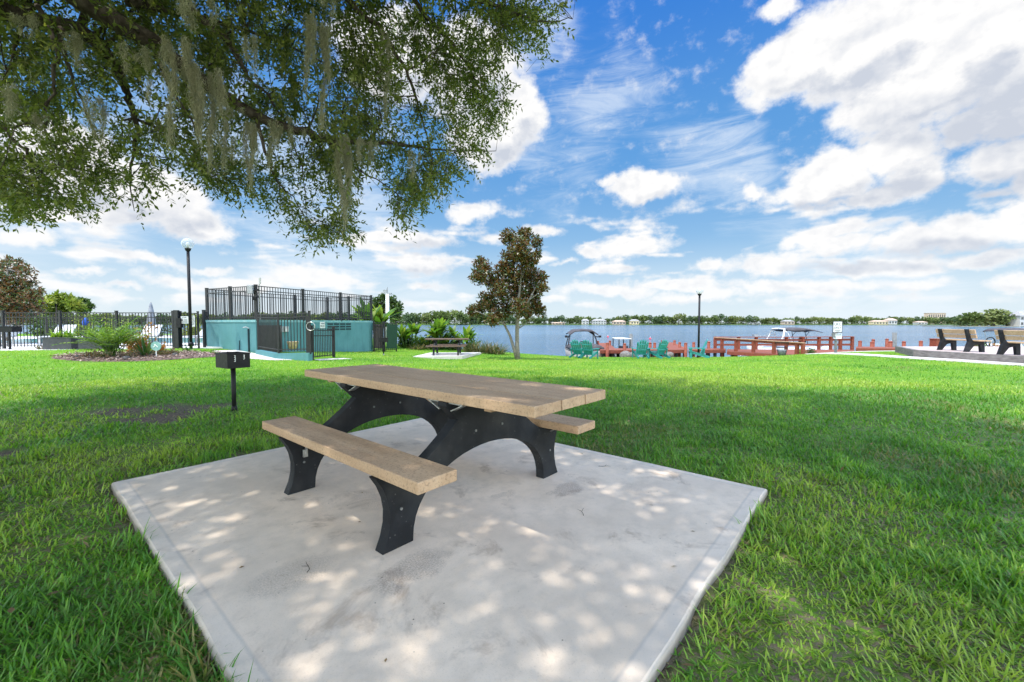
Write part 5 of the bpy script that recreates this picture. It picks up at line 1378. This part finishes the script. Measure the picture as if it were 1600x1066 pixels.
sheet('path', ([PX(1262, 21.3), PX(1300, 20.2), PX(1430, 16.45), PX(1520, 14.65), PX(1600, 13.3), PX(1800, 10.6)], [PX(1258, 22.0), PX(1300, 20.85), PX(1430, 17.3), PX(1520, 15.5), PX(1600, 14.0), PX(1800, 11.2)]), M_path, .03)
sheet('dock_path', ([PX(1266, 21.9), PX(1302, 23.0), PX(1340, 23.4), PX(1475, 22.6)], [PX(1262, 22.35), PX(1300, 23.6), PX(1340, 23.9), PX(1475, 23.1)]), M_path, .03)
# ------------------------------------------------------------------ docks
ZD = -.52
def deck(name, label, pts, z, th=.16, under=(), grp=None):
    t = thing(name, label, 'dock', (*pts[0], z), 0, grp)
    off = Vector((*pts[0], z)); n = len(pts)
    mb = MB(); mb.add([(x, y, z) for x, y in pts]+[(x, y, z-.05) for x, y in pts], [tuple(range(n)), tuple(range(2*n-1, n-1, -1))]+[(i, n+i, n+(i+1) % n, (i+1) % n) for i in range(n)]); mb.build('deck_boards', M_reddeck, t, off=off)
    mb = MB()
    for i in range(n):
        a, b = Vector((*pts[i], z-.13)), Vector((*pts[(i+1) % n], z-.13)); mb.bar(a, b, .05, th)
    mb.build('fascia', M_red, t, off=off)
    for (x, y) in under:
        mb = MB(); mb.tube([(x, y, ZW-.8), (x, y, z-.08)], .10, 9); mb.build('support_pile', M_darkpile, t, off=off)
    return t
def line(px0, d0, px1, d1, n): return [PX(px0+(px1-px0)*i/(n-1), d0+(d1-d0)*i/(n-1)) for i in range(n)]
deck('boat_dock', 'long red timber dock running behind the green chairs', [PX(938, 26.2), PX(1074, 26.6), PX(1074, 28.3), PX(938, 28.0)], ZD, under=line(945, 26.5, 1070, 26.9, 11)+line(945, 27.8, 1070, 28.1, 7))
deck('finger_pier', 'narrow red finger pier going out beside the covered boat', [PX(936, 28.1), PX(962, 28.1), PX(951, 36), PX(935, 36)], ZD-.01, under=line(938, 30, 938, 35, 3)+line(955, 30, 951, 35, 3))
deck('finger_pier', 'red finger pier going out behind the chair pair in the middle', [PX(1046, 28.4), PX(1073, 28.4), PX(1052, 37), PX(1034, 37)], ZD-.01, under=line(1048, 30, 1037, 36, 3)+line(1070, 30, 1052, 36, 3))
deck('walkway', 'red timber walkway between the dock and the railed gangway', [PX(1077, 26.7), PX(1134, 27.0), PX(1134, 28.4), PX(1077, 28.2)], ZD-.02, under=line(1082, 27, 1130, 27.2, 5))
mbx = [PX(1137, 26.3), PX(1258, 22.7), PX(1285, 24.3), PX(1336, 26.4), PX(1336, 28.0), PX(1137, 28.4)]
deck('gangway_deck', 'sloping red gangway deck between the two handrails', mbx, ZD-.08, under=line(1145, 26.6, 1230, 25.0, 4)+line(1240, 27.6, 1330, 27.6, 4))
deck('boardwalk', 'red timber boardwalk along the bank left of the benches', [PX(1339, 24.6), PX(1478, 23.6), PX(1478, 25.2), PX(1339, 26.3)], -.30, under=line(1345, 25, 1470, 24.2, 5))
# round mooring piles
piles = [(934, 533, 30), (949, 536, 26.1), (953, 532.5, 32), (976, 537, 26.1), (1016, 535.5, 28.6), (1023, 536, 28.6), (1035, 532, 32), (1054, 532, 32.5), (1062, 535, 29), (1071.5, 536, 26.4), (1084, 535, 28.5), (1107.5, 534, 28.4),
         (1344, 533, 26.5), (1364.5, 530.5, 29), (1362.5, 534.5, 26), (1386, 529.7, 29), (1391.7, 533.7, 25.8), (1412.4, 533.7, 25.6), (1439, 533, 25.4), (1468.3, 529.7, 26)]
pile0 = None
for i, (px, py, d) in enumerate(piles):
    p = at(px, py, d); h_ = 1.6
    if pile0 is None:
        pile0 = thing('mooring_pile', 'x', 'pile', (0, 0, 0), 0, 'short red piles along the docks')
        mb = MB(); mb.tube([(0, 0, -2.2), (0, 0, -.04)], .095, 10); mb.build('post', M_red, pile0, True)
        mb = MB(); mb.lathe([(.105, -.05), (.105, -.02), (.05, .02)], n=10); mb.build('cap', M_red, pile0, True)
        o = pile0
    else: o = copy_tree(pile0)
    o.location = p
    left = px < 1200
    o['label'] = 'short round red pile standing along the dock behind the green chairs' if left else 'short round red pile standing along the boardwalk between gangway and benches'
    o['group'] = 'red piles of the dock behind the chairs' if left else 'red piles of the boardwalk by the benches'
mb = MB(); p = at(1463, 540, 25.0); mb.box((0, 0, 0), (.42, .42, .50)); mb.box((0, 0, .26), (.48, .48, .04)); o = mb.build('dock_box', M_red, bevel=.01); o.location = (p.x, p.y, -.04); tag(o, 'square red box post at the right end of the boardwalk near the bench', 'dock box')
for (px, py, d, lab) in ((986, 522, 33, 'tall grey weathered pile behind the dock left of the square-backed chair'), (1398, 520, 29, 'tall grey weathered pile behind the boardwalk right of the sign')):
    p = at(px, py, d); mb = MB(); mb.tube([(0, 0, -2.6), (0, 0, 0)], [.15, .13], 12); o = mb.build('grey_pile', M_greypile, None, True); o.location = p; tag(o, lab, 'pile')
# handrails of the gangway
def handrail(label, top, posts, cap, lows=(), pw=.15, zb=-1.0):
    t = thing('handrail', label, 'railing', top[0]); off = top[0]
    def zat(x):
        for a, b in zip(top[:-1], top[1:]):
            if min(a.x, b.x)-.01 <= x <= max(a.x, b.x)+.01:
                k = (x-a.x)/(b.x-a.x); return a.lerp(b, k)
        return top[-1]
    for px in posts:
        # intersect photo column with the rail line
        best = min((top[0].lerp(top[-1], k/400) for k in range(401)), key=lambda q: abs(q.x/q.y-(px-800)/F)); q = zat(best.x)
        mb = MB(); mb.box((q.x, q.y, (q.z-.025+zb)/2), (pw, pw, q.z-.025-zb), .2); mb.build('post', M_red, t, off=off)
    mb = MB()
    for a, b in zip(top[:-1], top[1:]): mb.bar(a, b, .24, .045)
    mb.build('cap_rail', cap, t, off=off)
    for dz in lows:
        mb = MB()
        for a, b in zip(top[:-1], top[1:]): mb.bar(a+Vector((0, 0, dz)), b+Vector((0, 0, dz)), .05, .13)
        mb.build('lower_rail', M_red, t, off=off)
handrail('weathered brown-topped near handrail of the gangway ending behind the wire bin', [at(1117, 527.5, 27.6), at(1152, 529.5, 26.2), at(1257, 536, 22.7)], (1128.5, 1151, 1178, 1210, 1246, 1255.5), M_rail, (-.09,))
handrail('red far handrail of the gangway running on to the right past the sign', [at(1116, 526.7, 28.3), at(1230, 527, 28.2), at(1333, 526.3, 27.9)], (1118, 1155, 1183, 1231, 1256, 1281, 1299, 1314, 1332), M_red, (-.19, -.52))
# wire bin
p = ground(1222.5, 22.2); t = thing('wire_bin', 'tapered wire mesh litter bin in front of the gangway handrail', 'bin', p+Vector((0, 0, .02)))
mb = MB(); H = .70
for k in range(22):
    a = k*2*math.pi/22; mb.tube([(.17*math.cos(a), .17*math.sin(a), 0), (.30*math.cos(a), .30*math.sin(a), H)], .007, 4)
for z, r in ((.0, .17), (.2, .207), (.4, .244), (H-.02, .30)): mb.tube([(r*math.cos(a), r*math.sin(a), z) for a in [k*math.pi/10 for k in range(21)]], .011, 5)
mb.build('basket', M_blackpaint, t)
mb = MB(); mb.lathe([(.15, .01), (.21, .30), (.19, .30), (.12, .03)], n=14); mb.build('liner', pm('grey_bag', (.20, .22, .22), (.36, .38, .38), 14, .6), t, True)
# LKC sign
p = ground(1307.5, 20.7); t = thing('dock_sign', 'white sign reading LKC ONLY on a dark post with a smaller board below', 'sign', p)
c = at(1308.5, 511, 20.7)-p; w, h_ = .47, .57
mb = MB(); mb.box((0, .04, (c.z+h_/2-.1)/2), (.10, .06, c.z+h_/2+.1)); mb.build('post', M_greypile, t)
mb = MB(); mb.box((c.x, -.004, c.z), (w, .012, h_)); mb.build('border', M_ink, t)
mb = MB(); mb.box((c.x, -.014, c.z), (w-.06, .006, h_-.06)); mb.build('board', M_sign, t)
text_part(t, 'LKC', .185, (c.x, -.0185, c.z+.13)); text_part(t, 'ONLY', .13, (c.x, -.0185, c.z-.05))
mb = MB(); mb.box((c.x, -.019, c.z-.17), (.30, .003, .018)); mb.box((c.x, -.019, c.z-.21), (.26, .003, .014)); mb.build('printed_line', M_ink, t)
c2 = at(1308.5, 525.5, 20.7)-p
mb = MB(); mb.box((c2.x, -.008, c2.z), (.40, .012, .25)); mb.build('lower_board', M_sign, t)
mb = MB(); mb.box((c2.x+.02, -.0155, c2.z+.065), (.32, .003, .05)); mb.box((c2.x-.12, -.0155, c2.z-.04), (.07, .003, .07)); mb.build('printed_line', pm('green_print', (.10, .16, .15), (.2, .26, .25), 10, .6), t)
c3 = at(1299.5, 523.5, 20.8)-p
mb = MB(); mb.box((c3.x+.01, .0, c3.z), (.10, .10, .22)); mb.bar((c3.x, .02, c3.z), (0, .04, c3.z), .03); mb.build('side_box', M_greypile, t)

# ------------------------------------------------------------------ boats
def hull(t, L, B, z0, z1, mat, band=None, sheer=.25, n=14):
    secs = []
    for i in range(n+1):
        u = i/n; y = -L/2+L*u; w = B/2*(1-max(0, (u-.5)/.5)**2.4)*(.92+.08*min(1, u*4)); zt = z1+sheer*max(0, u-.4)**1.5; zk = z0+.35*max(0, (u-.7)/.3)**2
        w = max(w, .03)
        secs.append([Vector((x, y, z)) for x, z in ((0, zk), (w*.62, zk+.10), (w*.93, zk+(zt-zk)*.45), (w, zt), (w*.86, zt), (0, zt-.02), (-w*.86, zt), (-w, zt), (-w*.93, zk+(zt-zk)*.45), (-w*.62, zk+.10))])
    mb = MB(); mb.loft(secs); o = mb.build('hull', mat, t, True)
    if band:
        mb = MB()
        for s in (-1, 1):
            mb.loft([[Vector((s*(q[3].x+.012)*(.965), q[3].y, q[3].z-.10)), Vector((s*(q[3].x+.014), q[3].y, q[3].z-.02)), Vector((s*(q[3].x+.004), q[3].y, q[3].z-.02)), Vector((s*(q[3].x-.02)*.965, q[3].y, q[3].z-.10))] for q in secs[:-1]])
        mb.build('stripe', band, t)
    return secs
# covered wakeboard boat beside the dock
d = 30.; x = (907.5-800)/F*d
t = thing('covered_boat', 'wakeboard boat under charcoal covers with tower canopy beside the green chairs', 'boat', (x, d, 0))
hull(t, 6.0, 2.15, ZW-.35, -.62, M_hulltan, M_canvas)
secs = []
for i in range(13):
    u = i/12; y = -2.9+4.6*u; w = 1.08*(1-max(0, u-.6)**2*1.6); hgt = .42*math.sin(math.pi*min(1, .25+u*.8))**.7+.04*math.sin(9*u)
    secs.append([Vector((w*math.cos(a), y, -.60+(hgt+.03*math.sin(5*a+3*u))*max(0., math.sin(a))**.55)) for a in [math.pi*k/12 for k in range(13)]]+[Vector((0, y, -.68))])
mb = MB(); mb.loft(secs); mb.build('mooring_cover', M_canvas, t, True)
for s in (-1, 1):
    mb = MB(); mb.tube([(s*1.02, -.9, -.55), (s*.93, -.8, .05), (s*.80, -.6, .42), (s*.66, -.5, .52)], [.05, .045, .04, .04], 8); mb.tube([(s*1.0, .5, -.5), (s*.9, .1, .1), (s*.80, -.4, .44)], .035, 8); mb.build('tower_leg', M_canvas, t, True)
    mb = MB(); mb.tube([(s*.9, -.75, .22), (s*1.18, -.9, .20)], .035, 8); mb.box((s*1.16, -.95, .24), (.16, .22, .14)); mb.build('speaker_pod', M_blackpaint, t)
secs = []
for i in range(7):
    u = i/6; y = -1.3+2.0*u; zt = .60+.10*math.sin(math.pi*u)
    secs.append([Vector((-.98, y, zt-.22)), Vector((-.62, y, zt+.03)), Vector((0, y, zt+.07)), Vector((.62, y, zt+.03)), Vector((1.0, y, zt-.22)), Vector((.95, y, zt-.27)), Vector((.60, y, zt-.04)), Vector((0, y, zt-.01)), Vector((-.60, y, zt-.04)), Vector((-.93, y, zt-.27))])
mb = MB(); mb.loft(secs); mb.build('bimini', M_canvas, t)
mb = MB(); mb.box((0, -1.0, -.14), (.34, .3, .12)); mb.build('cover_peak', M_canvas, t, bevel=.03)
# ski boat behind the gangway
d = 33.; x = (1240-800)/F*d
t = thing('ski_boat', 'white and blue boat with a dark awning moored behind the gangway', 'boat', (x, d, 0), R(-90))
hull(t, 6.2, 2.2, ZW-.35, -.58, M_hullwhite, M_hullblue)
mb = MB(); mb.loft([[Vector((.95*math.cos(a), y, -.58+.22*math.sin(a)*(1-abs(y+.3)/2.6))) for a in [math.pi*k/8 for k in range(9)]]+[Vector((0, y, -.62))] for y in (-2.6, -1.5, -.3, .8, 1.7)]); mb.build('cover', M_hullblue, t, True)
for s in (-1, 1):
    mb = MB(); mb.tube([(s*.95, -1.7, -.55), (s*.9, -1.35, .2), (s*.75, -1.2, .70), (0, -1.2, .74)], .06, 8); mb.tube([(s*.95, -.6, -.5), (s*.85, -1.0, .4), (s*.75, -1.2, .62)], .03, 6); mb.build('tower', M_white, t, True)
    mb = MB(); mb.tube([(s*.8, .6, -.5), (s*.75, .35, .55)], .025, 6); mb.tube([(s*.8, -.1, -.5), (s*.75, .7, .5)], .02, 6); mb.build('awning_strut', M_blackpaint, t)
secs = []
for i in range(13):
    u = i/12; y = -1.15+2.75*u; zt = .78+.06*math.sin(math.pi*u)-.42*max(0, u-.35)**1.6; dr = .26*math.sin(math.pi*min(1, u*1.6))**.8 if u < .62 else .05
    secs.append([Vector((a*.95, y, zt-.10*abs(a)**3*1.2-(dr if k else 0)*(.9 if k else 1))) for k, row in ((0, (-1, -.5, 0, .5, 1)), (1, (1, .5, 0, -.5, -1))) for a in row])
mb = MB(); mb.loft(secs); mb.build('awning', M_canvas, t, True)
mb = MB(); mb.box((.2, .55, -.18), (.5, .3, .3)); mb.box((.2, .5, .05), (.35, .2, .14)); mb.build('helm', M_blackpaint, t, bevel=.03)
mb = MB(); mb.box((0, -3.0, .18), (.3, .3, .2)); mb.bar((0, -2.9, .1), (0, -1.4, .3), .05); mb.build('rear_speaker', M_greymetal, t)
# small white-framed boat behind the dock
d = 31.5; x = (971-800)/F*d
t = thing('pontoon_boat', 'small pontoon boat with a pale flat canopy behind the dock', 'boat', (x, d, 0))
for s in (-1, 1):
    mb = MB(); mb.tube([(s*.42, -1.3, ZW+.05), (s*.42, 1.2, ZW+.05), (s*.42, 1.6, ZW+.22)], [.22, .22, .05], 12); mb.build('pontoon', M_greymetal, t, True)
    for y in (-.9, .9): mb = MB(); mb.tube([(s*.40, y, -1.1), (s*.40, y, .0)], .035, 8); mb.build('post', M_blackpaint, t)
mb = MB(); mb.box((0, 0, -1.08), (1.05, 2.5, .08)); mb.build('deck', M_greymetal, t)
mb = MB(); mb.box((0, 0, .02), (.92, 2.1, .05)); mb.build('canopy', M_white, t, bevel=.02)
mb = MB(); mb.box((.1, .1, -.80), (.4, .5, .48)); mb.box((-.22, -.6, -.86), (.35, .4, .36)); mb.box((.15, -.75, -.62), (.3, .2, .25)); mb.build('seat', M_canvas, t, bevel=.03)
# boat with black bimini behind the nearer bench
d = 27.; x = (1578-800)/F*d
t = thing('awning_boat', 'white boat with black arched awning behind the nearer bench', 'boat', (x, d, 0), R(-80))
hull(t, 5.2, 2.0, ZW-.3, -.55, M_hullwhite, None)
mb = MB(); secs = [[Vector((a*.9, -.75+1.5*i/8, .86-.16*((i-4)/4)**2-.05*a*a-k*.06)) for k, row in ((0, (-1, -.5, 0, .5, 1)), (1, (1, .5, 0, -.5, -1))) for a in row] for i in range(9)]; mb.loft(secs); mb.build('awning', M_canvas, t, True)
for s in (-1, 1):
    for y in (-.74, .74): mb = MB(); mb.tube([(s*.85, y*.3, -.55), (s*.85, y, .66)], .02, 6); mb.build('awning_strut', M_greymetal, t)
mb = MB(); mb.box((0, .2, -.3), (.9, .4, .5)); mb.box((0, -1.2, -.35), (1.3, .5, .4)); mb.build('seat', M_white, t, bevel=.04)
# spoked wheel, low plants behind the patio, yellow board at the frame edge
p = at(1547.5, 534.5, 21.6); t = thing('spoked_wheel', 'black spoked wheel standing among the plants behind the patio', 'wheel', p)
mb = MB(); r = .235; mb.tube([(r*math.cos(a), 0, r*math.sin(a)) for a in [k*math.pi/14 for k in range(29)]], .026, 8); mb.build('rim', M_blackpaint, t, True)
mb = MB()
for k in range(8): a = k*math.pi/4; mb.tube([(0, 0, 0), (r*math.cos(a), 0, r*math.sin(a))], .009, 5)
mb.tube([(0, -.04, 0), (0, .04, 0)], .05, 10); mb.build('spoke', M_greymetal, t)
mb = MB(); mb.bar((0, .03, 0), (.0, .06, -.8), .05); mb.build('stand', M_blackpaint, t)
for i, (px, d, lab, m_, s) in enumerate([(1528, 21.4, 'low leafy plant left of the spoked wheel', M_ground_plant, .42), (1560, 21.3, 'orange-red shrub right of the spoked wheel', M_croton, .42), (1580, 21.2, 'green bush behind the nearer bench', M_fern, .5), (1515, 21.7, 'pale twiggy plant between the two benches', M_croton, .36), (1540, 21.9, 'low green ground plant under the spoked wheel', M_fern, .4), (1250, 24.2, 'low green bush under the gangway left of the sign', M_fern, .45), (1268, 23.9, 'dark green plant on the bank between gangway and sign', M_mid, .4)]):
    b = ground(px, d); b.z = min(b.z, -.05) if px > 1500 else b.z
    if px > 1500: b.z = at(px, 545, d).z-.05
    bush('bank_plant', lab, b, s, s*.7, s*.9, 240, .09, m_, 300+i, 'plant')
p = ground(1601, 19.5); t = thing('yellow_sign', 'yellow board on a grey post at the right edge of the picture', 'sign', p)
z1 = at(1600, 485, 19.5).z-p.z; z0 = at(1600, 503, 19.5).z-p.z
mb = MB(); mb.tube([(.2, .03, -.1), (.2, .03, z1)], .05, 8); mb.build('post', M_greymetal, t)
mb = MB(); mb.box((.22, -.03, (z0+z1)/2), (.50, .02, z1-z0)); mb.build('board', pm('yellow_board', (.42, .27, .03), (.5, .34, .05), 6, .6), t)
# fieldstones on the bank under the dock
for i, (px, d, s, lab) in enumerate([(978, 25.3, .32, 'pale rough boulder on the bank left of the square-backed chair'), (990, 25.4, .26, 'smaller pale stone touching the boulder by the square-backed chair'), (1046, 25.4, .24, 'pale stone on the bank right of the slightly turned chair')]):
    r_ = np.random.default_rng(500+i); mb = MB()
    mb.loft([[Vector((math.cos(a)*r*s*(1+.12*r_.normal()), math.sin(a)*r*s*(1+.12*r_.normal()), z*s)) for a in [k*math.pi/5 for k in range(10)]] for z, r in ((-.9, 1.), (.1, 1.1), (.55, .85), (.8, .4))])
    o = mb.build('boulder', pm('pale_stone', (.10, .09, .08), (.20, .18, .16), 9, .9, 0, .5, 20), None, True); o.location = at(px, 555, d); tag(o, lab, 'rock')
# floating markers on the lake
for px, py, lab in ((950, 526, 'red buoy on the lake above the dock left part'), (1016, 529, 'small pinkish buoy beyond the dock left of the lamp post')):
    d = (HC-ZW)*F/(py+1-505.1); x = (px-800)/F*d
    o = thing('buoy', lab, 'buoy', (x, d, ZW)); o.scale = (.6, .6, .6); mb = MB(); mb.lathe([(.03, -.3), (.26, -.15), (.33, .05), (.26, .28), (.06, .42)], n=12); mb.build('float', pm('red_buoy', (.5, .03, .05), (.6, .06, .08), 5, .5), o, True)
    mb = MB(); mb.tube([(0, 0, .40), (0, 0, .75)], .04, 6); mb.build('top_mark', M_white, o)
# ------------------------------------------------------------------ far shore
FAR_MATS = [leaf_mat('far_tree_%s' % n, c, .18, .7, spec=.1) for n, c in (('green', [(.07, .105, .035), (.11, .15, .045), (.15, .19, .06)]), ('olive', [(.10, .13, .045), (.15, .18, .06), (.20, .22, .08)]), ('dark', [(.05, .085, .04), (.075, .115, .05), (.10, .145, .06)]))]
def far_proto(i, mat, tall):
    r_ = np.random.default_rng(700+i); nb = 9
    c = np.c_[r_.normal(0, 2.6, nb), r_.normal(0, 2.2, nb), r_.uniform(4.0, 9.2, nb)*tall]; c[0] = (0, 0, 9*tall)
    r = r_.uniform(1.6, 2.8, nb); n = 520; j = r_.integers(0, nb, n)
    q = unit(r_.normal(size=(n, 3))); P = c[j]+q*r[j][:, None]*(r_.random((n, 1))**.35); P[:, 2] = np.maximum(P[:, 2], .3)
    low = r_.random(n) < .14; P[low, 2] = r_.uniform(.2, 3, low.sum())
    D = unit(q+r_.normal(0, .5, (n, 3))); N = unit(r_.normal(0, .5, (n, 3))+np.array([0, -.3, .6]))
    V, Fc, T = leaves_arrays(P, D, N, r_.uniform(1.0, 1.9, n), r_.uniform(.8, 1.5, n), np.clip(r_.random(nb)[j]*.6+.4*r_.random(n), 0, 1))
    mb = MB(); mb.tube([(0, 0, -1), (0, 0, 3), (.3, .1, 7*tall)], [.4, .3, .1], 6)
    k = len(V); V = np.concatenate([V, np.array(mb.v)]); quads = [f for f in mb.f if len(f) == 4]
    Fc = np.concatenate([Fc, np.array(quads)+k]); T = np.r_[T, np.zeros(len(quads))]; mi = np.r_[np.zeros(len(Fc)-len(quads)), np.ones(len(quads))]
    return np_mesh('shore_tree', V, Fc, [mat, M_bark], tint=T, mi=mi)
protos = [far_proto(i, FAR_MATS[i % 3], (1, 1, 1.15, .85, 1.05, .95, 1.)[i]) for i in range(7)]
used = [False]*7
def hpx(px):
    return float(np.interp(px, [-300, 0, 300, 560, 620, 650, 690, 740, 790, 810, 880, 960, 1000, 1040, 1090, 1180, 1200, 1330, 1345, 1380, 1430, 1500, 1900], [17, 16, 15, 18, 15, 17, 19, 19, 17, 10, 12, 11, 15, 14, 13, 12, 9, 9.5, 13, 11, 11, 11, 13]))
def shore_tree(px, D, H, i, zb=-.7):
    """H metres"""
    if used[i]: o = protos[i].copy(); C.objects.link(o)
    else: o = protos[i]; used[i] = True
    o.location = ((px-800)/F*D, D, zb); s = H/11.5; o.scale = (s*random.uniform(1.25, 1.8), s*random.uniform(1., 1.3), s); o.rotation_euler = (0, 0, random.uniform(0, 6.28))
    tag(o, 'rounded %s tree in the continuous tree line across the lake' % ('green', 'olive', 'dark green')[i % 3], 'tree', '%s trees of the far tree line' % ('green', 'olive', 'dark green')[i % 3])
px = -120.
while px < 1720:
    H = (hpx(px)+3)*random.uniform(.78, 1.08); D = random.uniform(563, 590)
    if not (905 < px < 948 or 960 < px < 996 or 1358 < px < 1398) or random.random() < .25: shore_tree(px, D, max(5.5, H*D/F-1.2), random.randrange(7))
    else: shore_tree(px, D+40, max(6, H*.9*D/F), random.randrange(7), -.4)
    px += random.uniform(7.5, 11)
px = -120.
while px < 1720:
    D = random.uniform(620, 680); shore_tree(px, D, max(7, hpx(px)*random.uniform(.75, .98)*D/F-1.5), random.randrange(7), .3); px += random.uniform(20, 30)
# big nearer trees on the right bank
for (px, D, H, i, lab) in ((1523, 330, 11.5, 0, 'broad green tree left of the largest tree on the right bank'), (1552, 325, 14.0, 1, 'largest spreading olive tree on the right bank of the lake'), (1572, 328, 12, 3, 'bright green tree between the largest tree and the white house'), (1500, 345, 8, 2, 'low dark tree at the left foot of the big trees on the right bank'), (1603, 330, 9, 4, 'olive tree beside the white house at the right edge')):
    o = protos[i].copy(); C.objects.link(o); s = H/11.5; o.location = ((px-800)/F*D, D, ZW+.2); o.scale = (s*1.55, s*1.4, s); o.rotation_euler = (0, 0, px)
    tag(o, lab, 'tree', 'large trees on the right bank')
mb = MB(); x0, x1 = (1480-800)/F*330, (1760-800)/F*330
mb.loft([[Vector((x0+(x1-x0)*u, 318-6*math.sin(u*9), ZW-.5)), Vector((x0+(x1-x0)*u, 320-6*math.sin(u*9), ZW+.25)), Vector((x0+(x1-x0)*u, 350, ZW+.5)), Vector((x0+(x1-x0)*u, 352, ZW-.5))] for u in [k/10 for k in range(11)]])
tag(mb.build('far_shore', pm('shore_ground', (.10, .11, .05), (.20, .17, .12), .2, .95)), kind='structure')
# ------------------------------------------------------------------ houses
def house(label, p0, p1, pt, D, wall, roof, zb=-.6, wins=4, storeys=1, flat=False):
    x0, x1 = (p0-800)/F*D, (p1-800)/F*D; w = x1-x0; top = at(800, pt, D).z-zb; dp = 8.
    t = thing('lake_house', label, 'house', ((x0+x1)/2, D, zb), 0, 'houses on the far shore'); rh = 0 if flat else top*.32; hw = top-rh
    mb = MB(); mb.box((0, 0, hw/2), (w, dp, hw)); mb.build('wall', wall, t)
    mb = MB()
    if flat: mb.box((0, 0, hw+.15), (w+.8, dp+.8, .3))
    else:
        e = .7; a = w*.22
        mb.add([(-w/2-e, -dp/2-e, hw), (w/2+e, -dp/2-e, hw), (w/2+e, dp/2+e, hw), (-w/2-e, dp/2+e, hw), (-w/2+a, 0, top), (w/2-a, 0, top)], [(0, 1, 5, 4), (2, 3, 4, 5), (1, 2, 5), (3, 0, 4), (3, 2, 1, 0)])
    mb.build('roof', roof, t)
    for s in range(storeys):
        for k in range(wins):
            x = -w/2+w*(k+.5)/wins; z = hw*(s+.5)/storeys
            mb = MB(); mb.box((x, -dp/2-.03, z), (w/wins*.5, .1, hw/storeys*.5)); mb.build('window', M_win, t)
M_win = pm('dark_window', (.02, .025, .03), (.05, .06, .07), 2, .15)
H1 = pm('white_render', (.40, .39, .37), (.50, .49, .46), .5, .8); H2 = pm('cream_render', (.55, .45, .28), (.62, .52, .34), .5, .8); H3 = pm('tan_render', (.42, .32, .24), (.50, .40, .32), .5, .8)
R1 = pm('brown_roof', (.20, .13, .09), (.28, .19, .14), .8, .9); R2 = pm('grey_roof', (.22, .21, .20), (.32, .31, .30), .8, .9); R3 = pm('tan_roof', (.40, .28, .21), (.48, .36, .28), .8, .9)
for a in [('narrow white house at the left of the far-shore houses', 909, 919, 498.5, 566, H1, R2, -.6, 2, 2), ('wide two-storey white house across the lake above the boat', 925, 946, 498.5, 567, H1, R2, -.6, 5, 2), ('tan low-roofed house right of the wide white house', 957, 976, 500.5, 566, H3, R3, -.6, 4), ('small yellow cream house right of the tan one', 984, 997, 499, 567, H2, R2, -.6, 3),
          ('low orange-brown house left of the narrow white house', 862, 882, 503.5, 565, H3, R3, -.6, 4), ('small pale house above the ski boat across the lake', 1222, 1238, 500, 565, H3, R2, -.6, 3), ('pale low waterside house left of the small pale house', 1168, 1186, 504, 564, H1, R2, -.6, 3),
          ('cream waterside house with peaked roof right of the sign', 1384, 1397, 497.5, 565, H1, R3, -.6, 3), ('long cream waterside house beside the peaked one', 1360, 1383, 500.5, 566, H2, R3, -.6, 5), ('small white house left of the tall grey pile across the lake', 1430, 1444, 502, 565, H1, R3, -.6, 3)]: house(*a)
house('beige flat-roofed building rising above the far trees', 1446, 1473, 489.5, 720, H3, R3, -.6, 8, 2, True)
house('white two-storey house at the right edge beside the big trees', 1583, 1612, 486, 322, H1, R2, -1.1, 4, 2)
# ------------------------------------------------------------------ grass last, keeping clear of paving
def _poly(P): 
    return lambda x, y: in_poly(x, y, P)
EXCLUDE = [_poly([(v.x, v.y) for v in PAD2]), _poly(PATIO), _poly(BED), _poly([(-34, 14.2), (-17.2, 14.1), (-13.5, 14.8), (-11.1, 15.6), (-10.1, 16.9), (-10.4, 33), (-34, 33)]),
           _poly([(p.x, p.y) for p in cor]),
           _poly([(-10.6, 14.9), (-9.2, 13.75), (-8.1, 13.0), (-7.2, 12.72), (-6.75, 12.95), (-7.6, 13.5), (-8.7, 14.5), (-10.2, 15.6)]), _poly([(-6.25, 13.25), (-5.7, 14.3), (-5.4, 14.2), (-6.0, 13.1)]),
           _poly([PX(1262, 21.3), PX(1300, 20.2), PX(1430, 16.45), PX(1520, 14.65), PX(1600, 13.3), PX(1800, 10.6), PX(1800, 11.2), PX(1600, 14.0), PX(1520, 15.5), PX(1430, 17.3), PX(1300, 20.85), PX(1258, 22.0)]),
           _poly([PX(1266, 21.9), PX(1302, 23.0), PX(1340, 23.4), PX(1475, 22.6), PX(1475, 23.1), PX(1340, 23.9), PX(1300, 23.6), PX(1262, 22.35)]),
           lambda x, y: (x > 16.5) & (y > 20.2) & (y > 22.4)]
build_grass()

def leaf_litter():
    """dry leaves and straw bits fallen on lawn and slab near the table"""
    n = 260; th = rng.uniform(-.98, .98, n); r = np.sqrt(rng.uniform(1.2**2, 7.5**2, n)); x, y = r*np.sin(th), r*np.cos(th)
    sd = slab_dist(x, y); on = sd < -.05; k = (~on | (rng.random(n) < .22)) & (np.abs(sd) > .04); x, y, on = x[k], y[k], on[k]; n = len(x)
    z = np.where(on, .004, gz(x, y)+rng.uniform(.015, .05, n)); P = np.c_[x, y, z]
    D = unit(np.c_[rng.normal(size=(n, 2)), np.where(on, .02, rng.normal(0, .35, n))]); N = unit(np.c_[rng.normal(0, .15, (n, 2)), np.ones(n)])
    sc_ = np.where(on, .6, 1.)
    V, Fc, T = leaves_arrays(P, D, N, rng.uniform(.028, .062, n)*sc_, rng.uniform(.010, .022, n)*sc_, rng.random(n))
    tag(np_mesh('fallen_leaves', V, Fc, leaf_mat('dry_leaf', [(.09, .055, .03), (.20, .13, .07), (.30, .22, .13)], .2, .8, spec=.1), tint=T), kind='stuff')
leaf_litter()
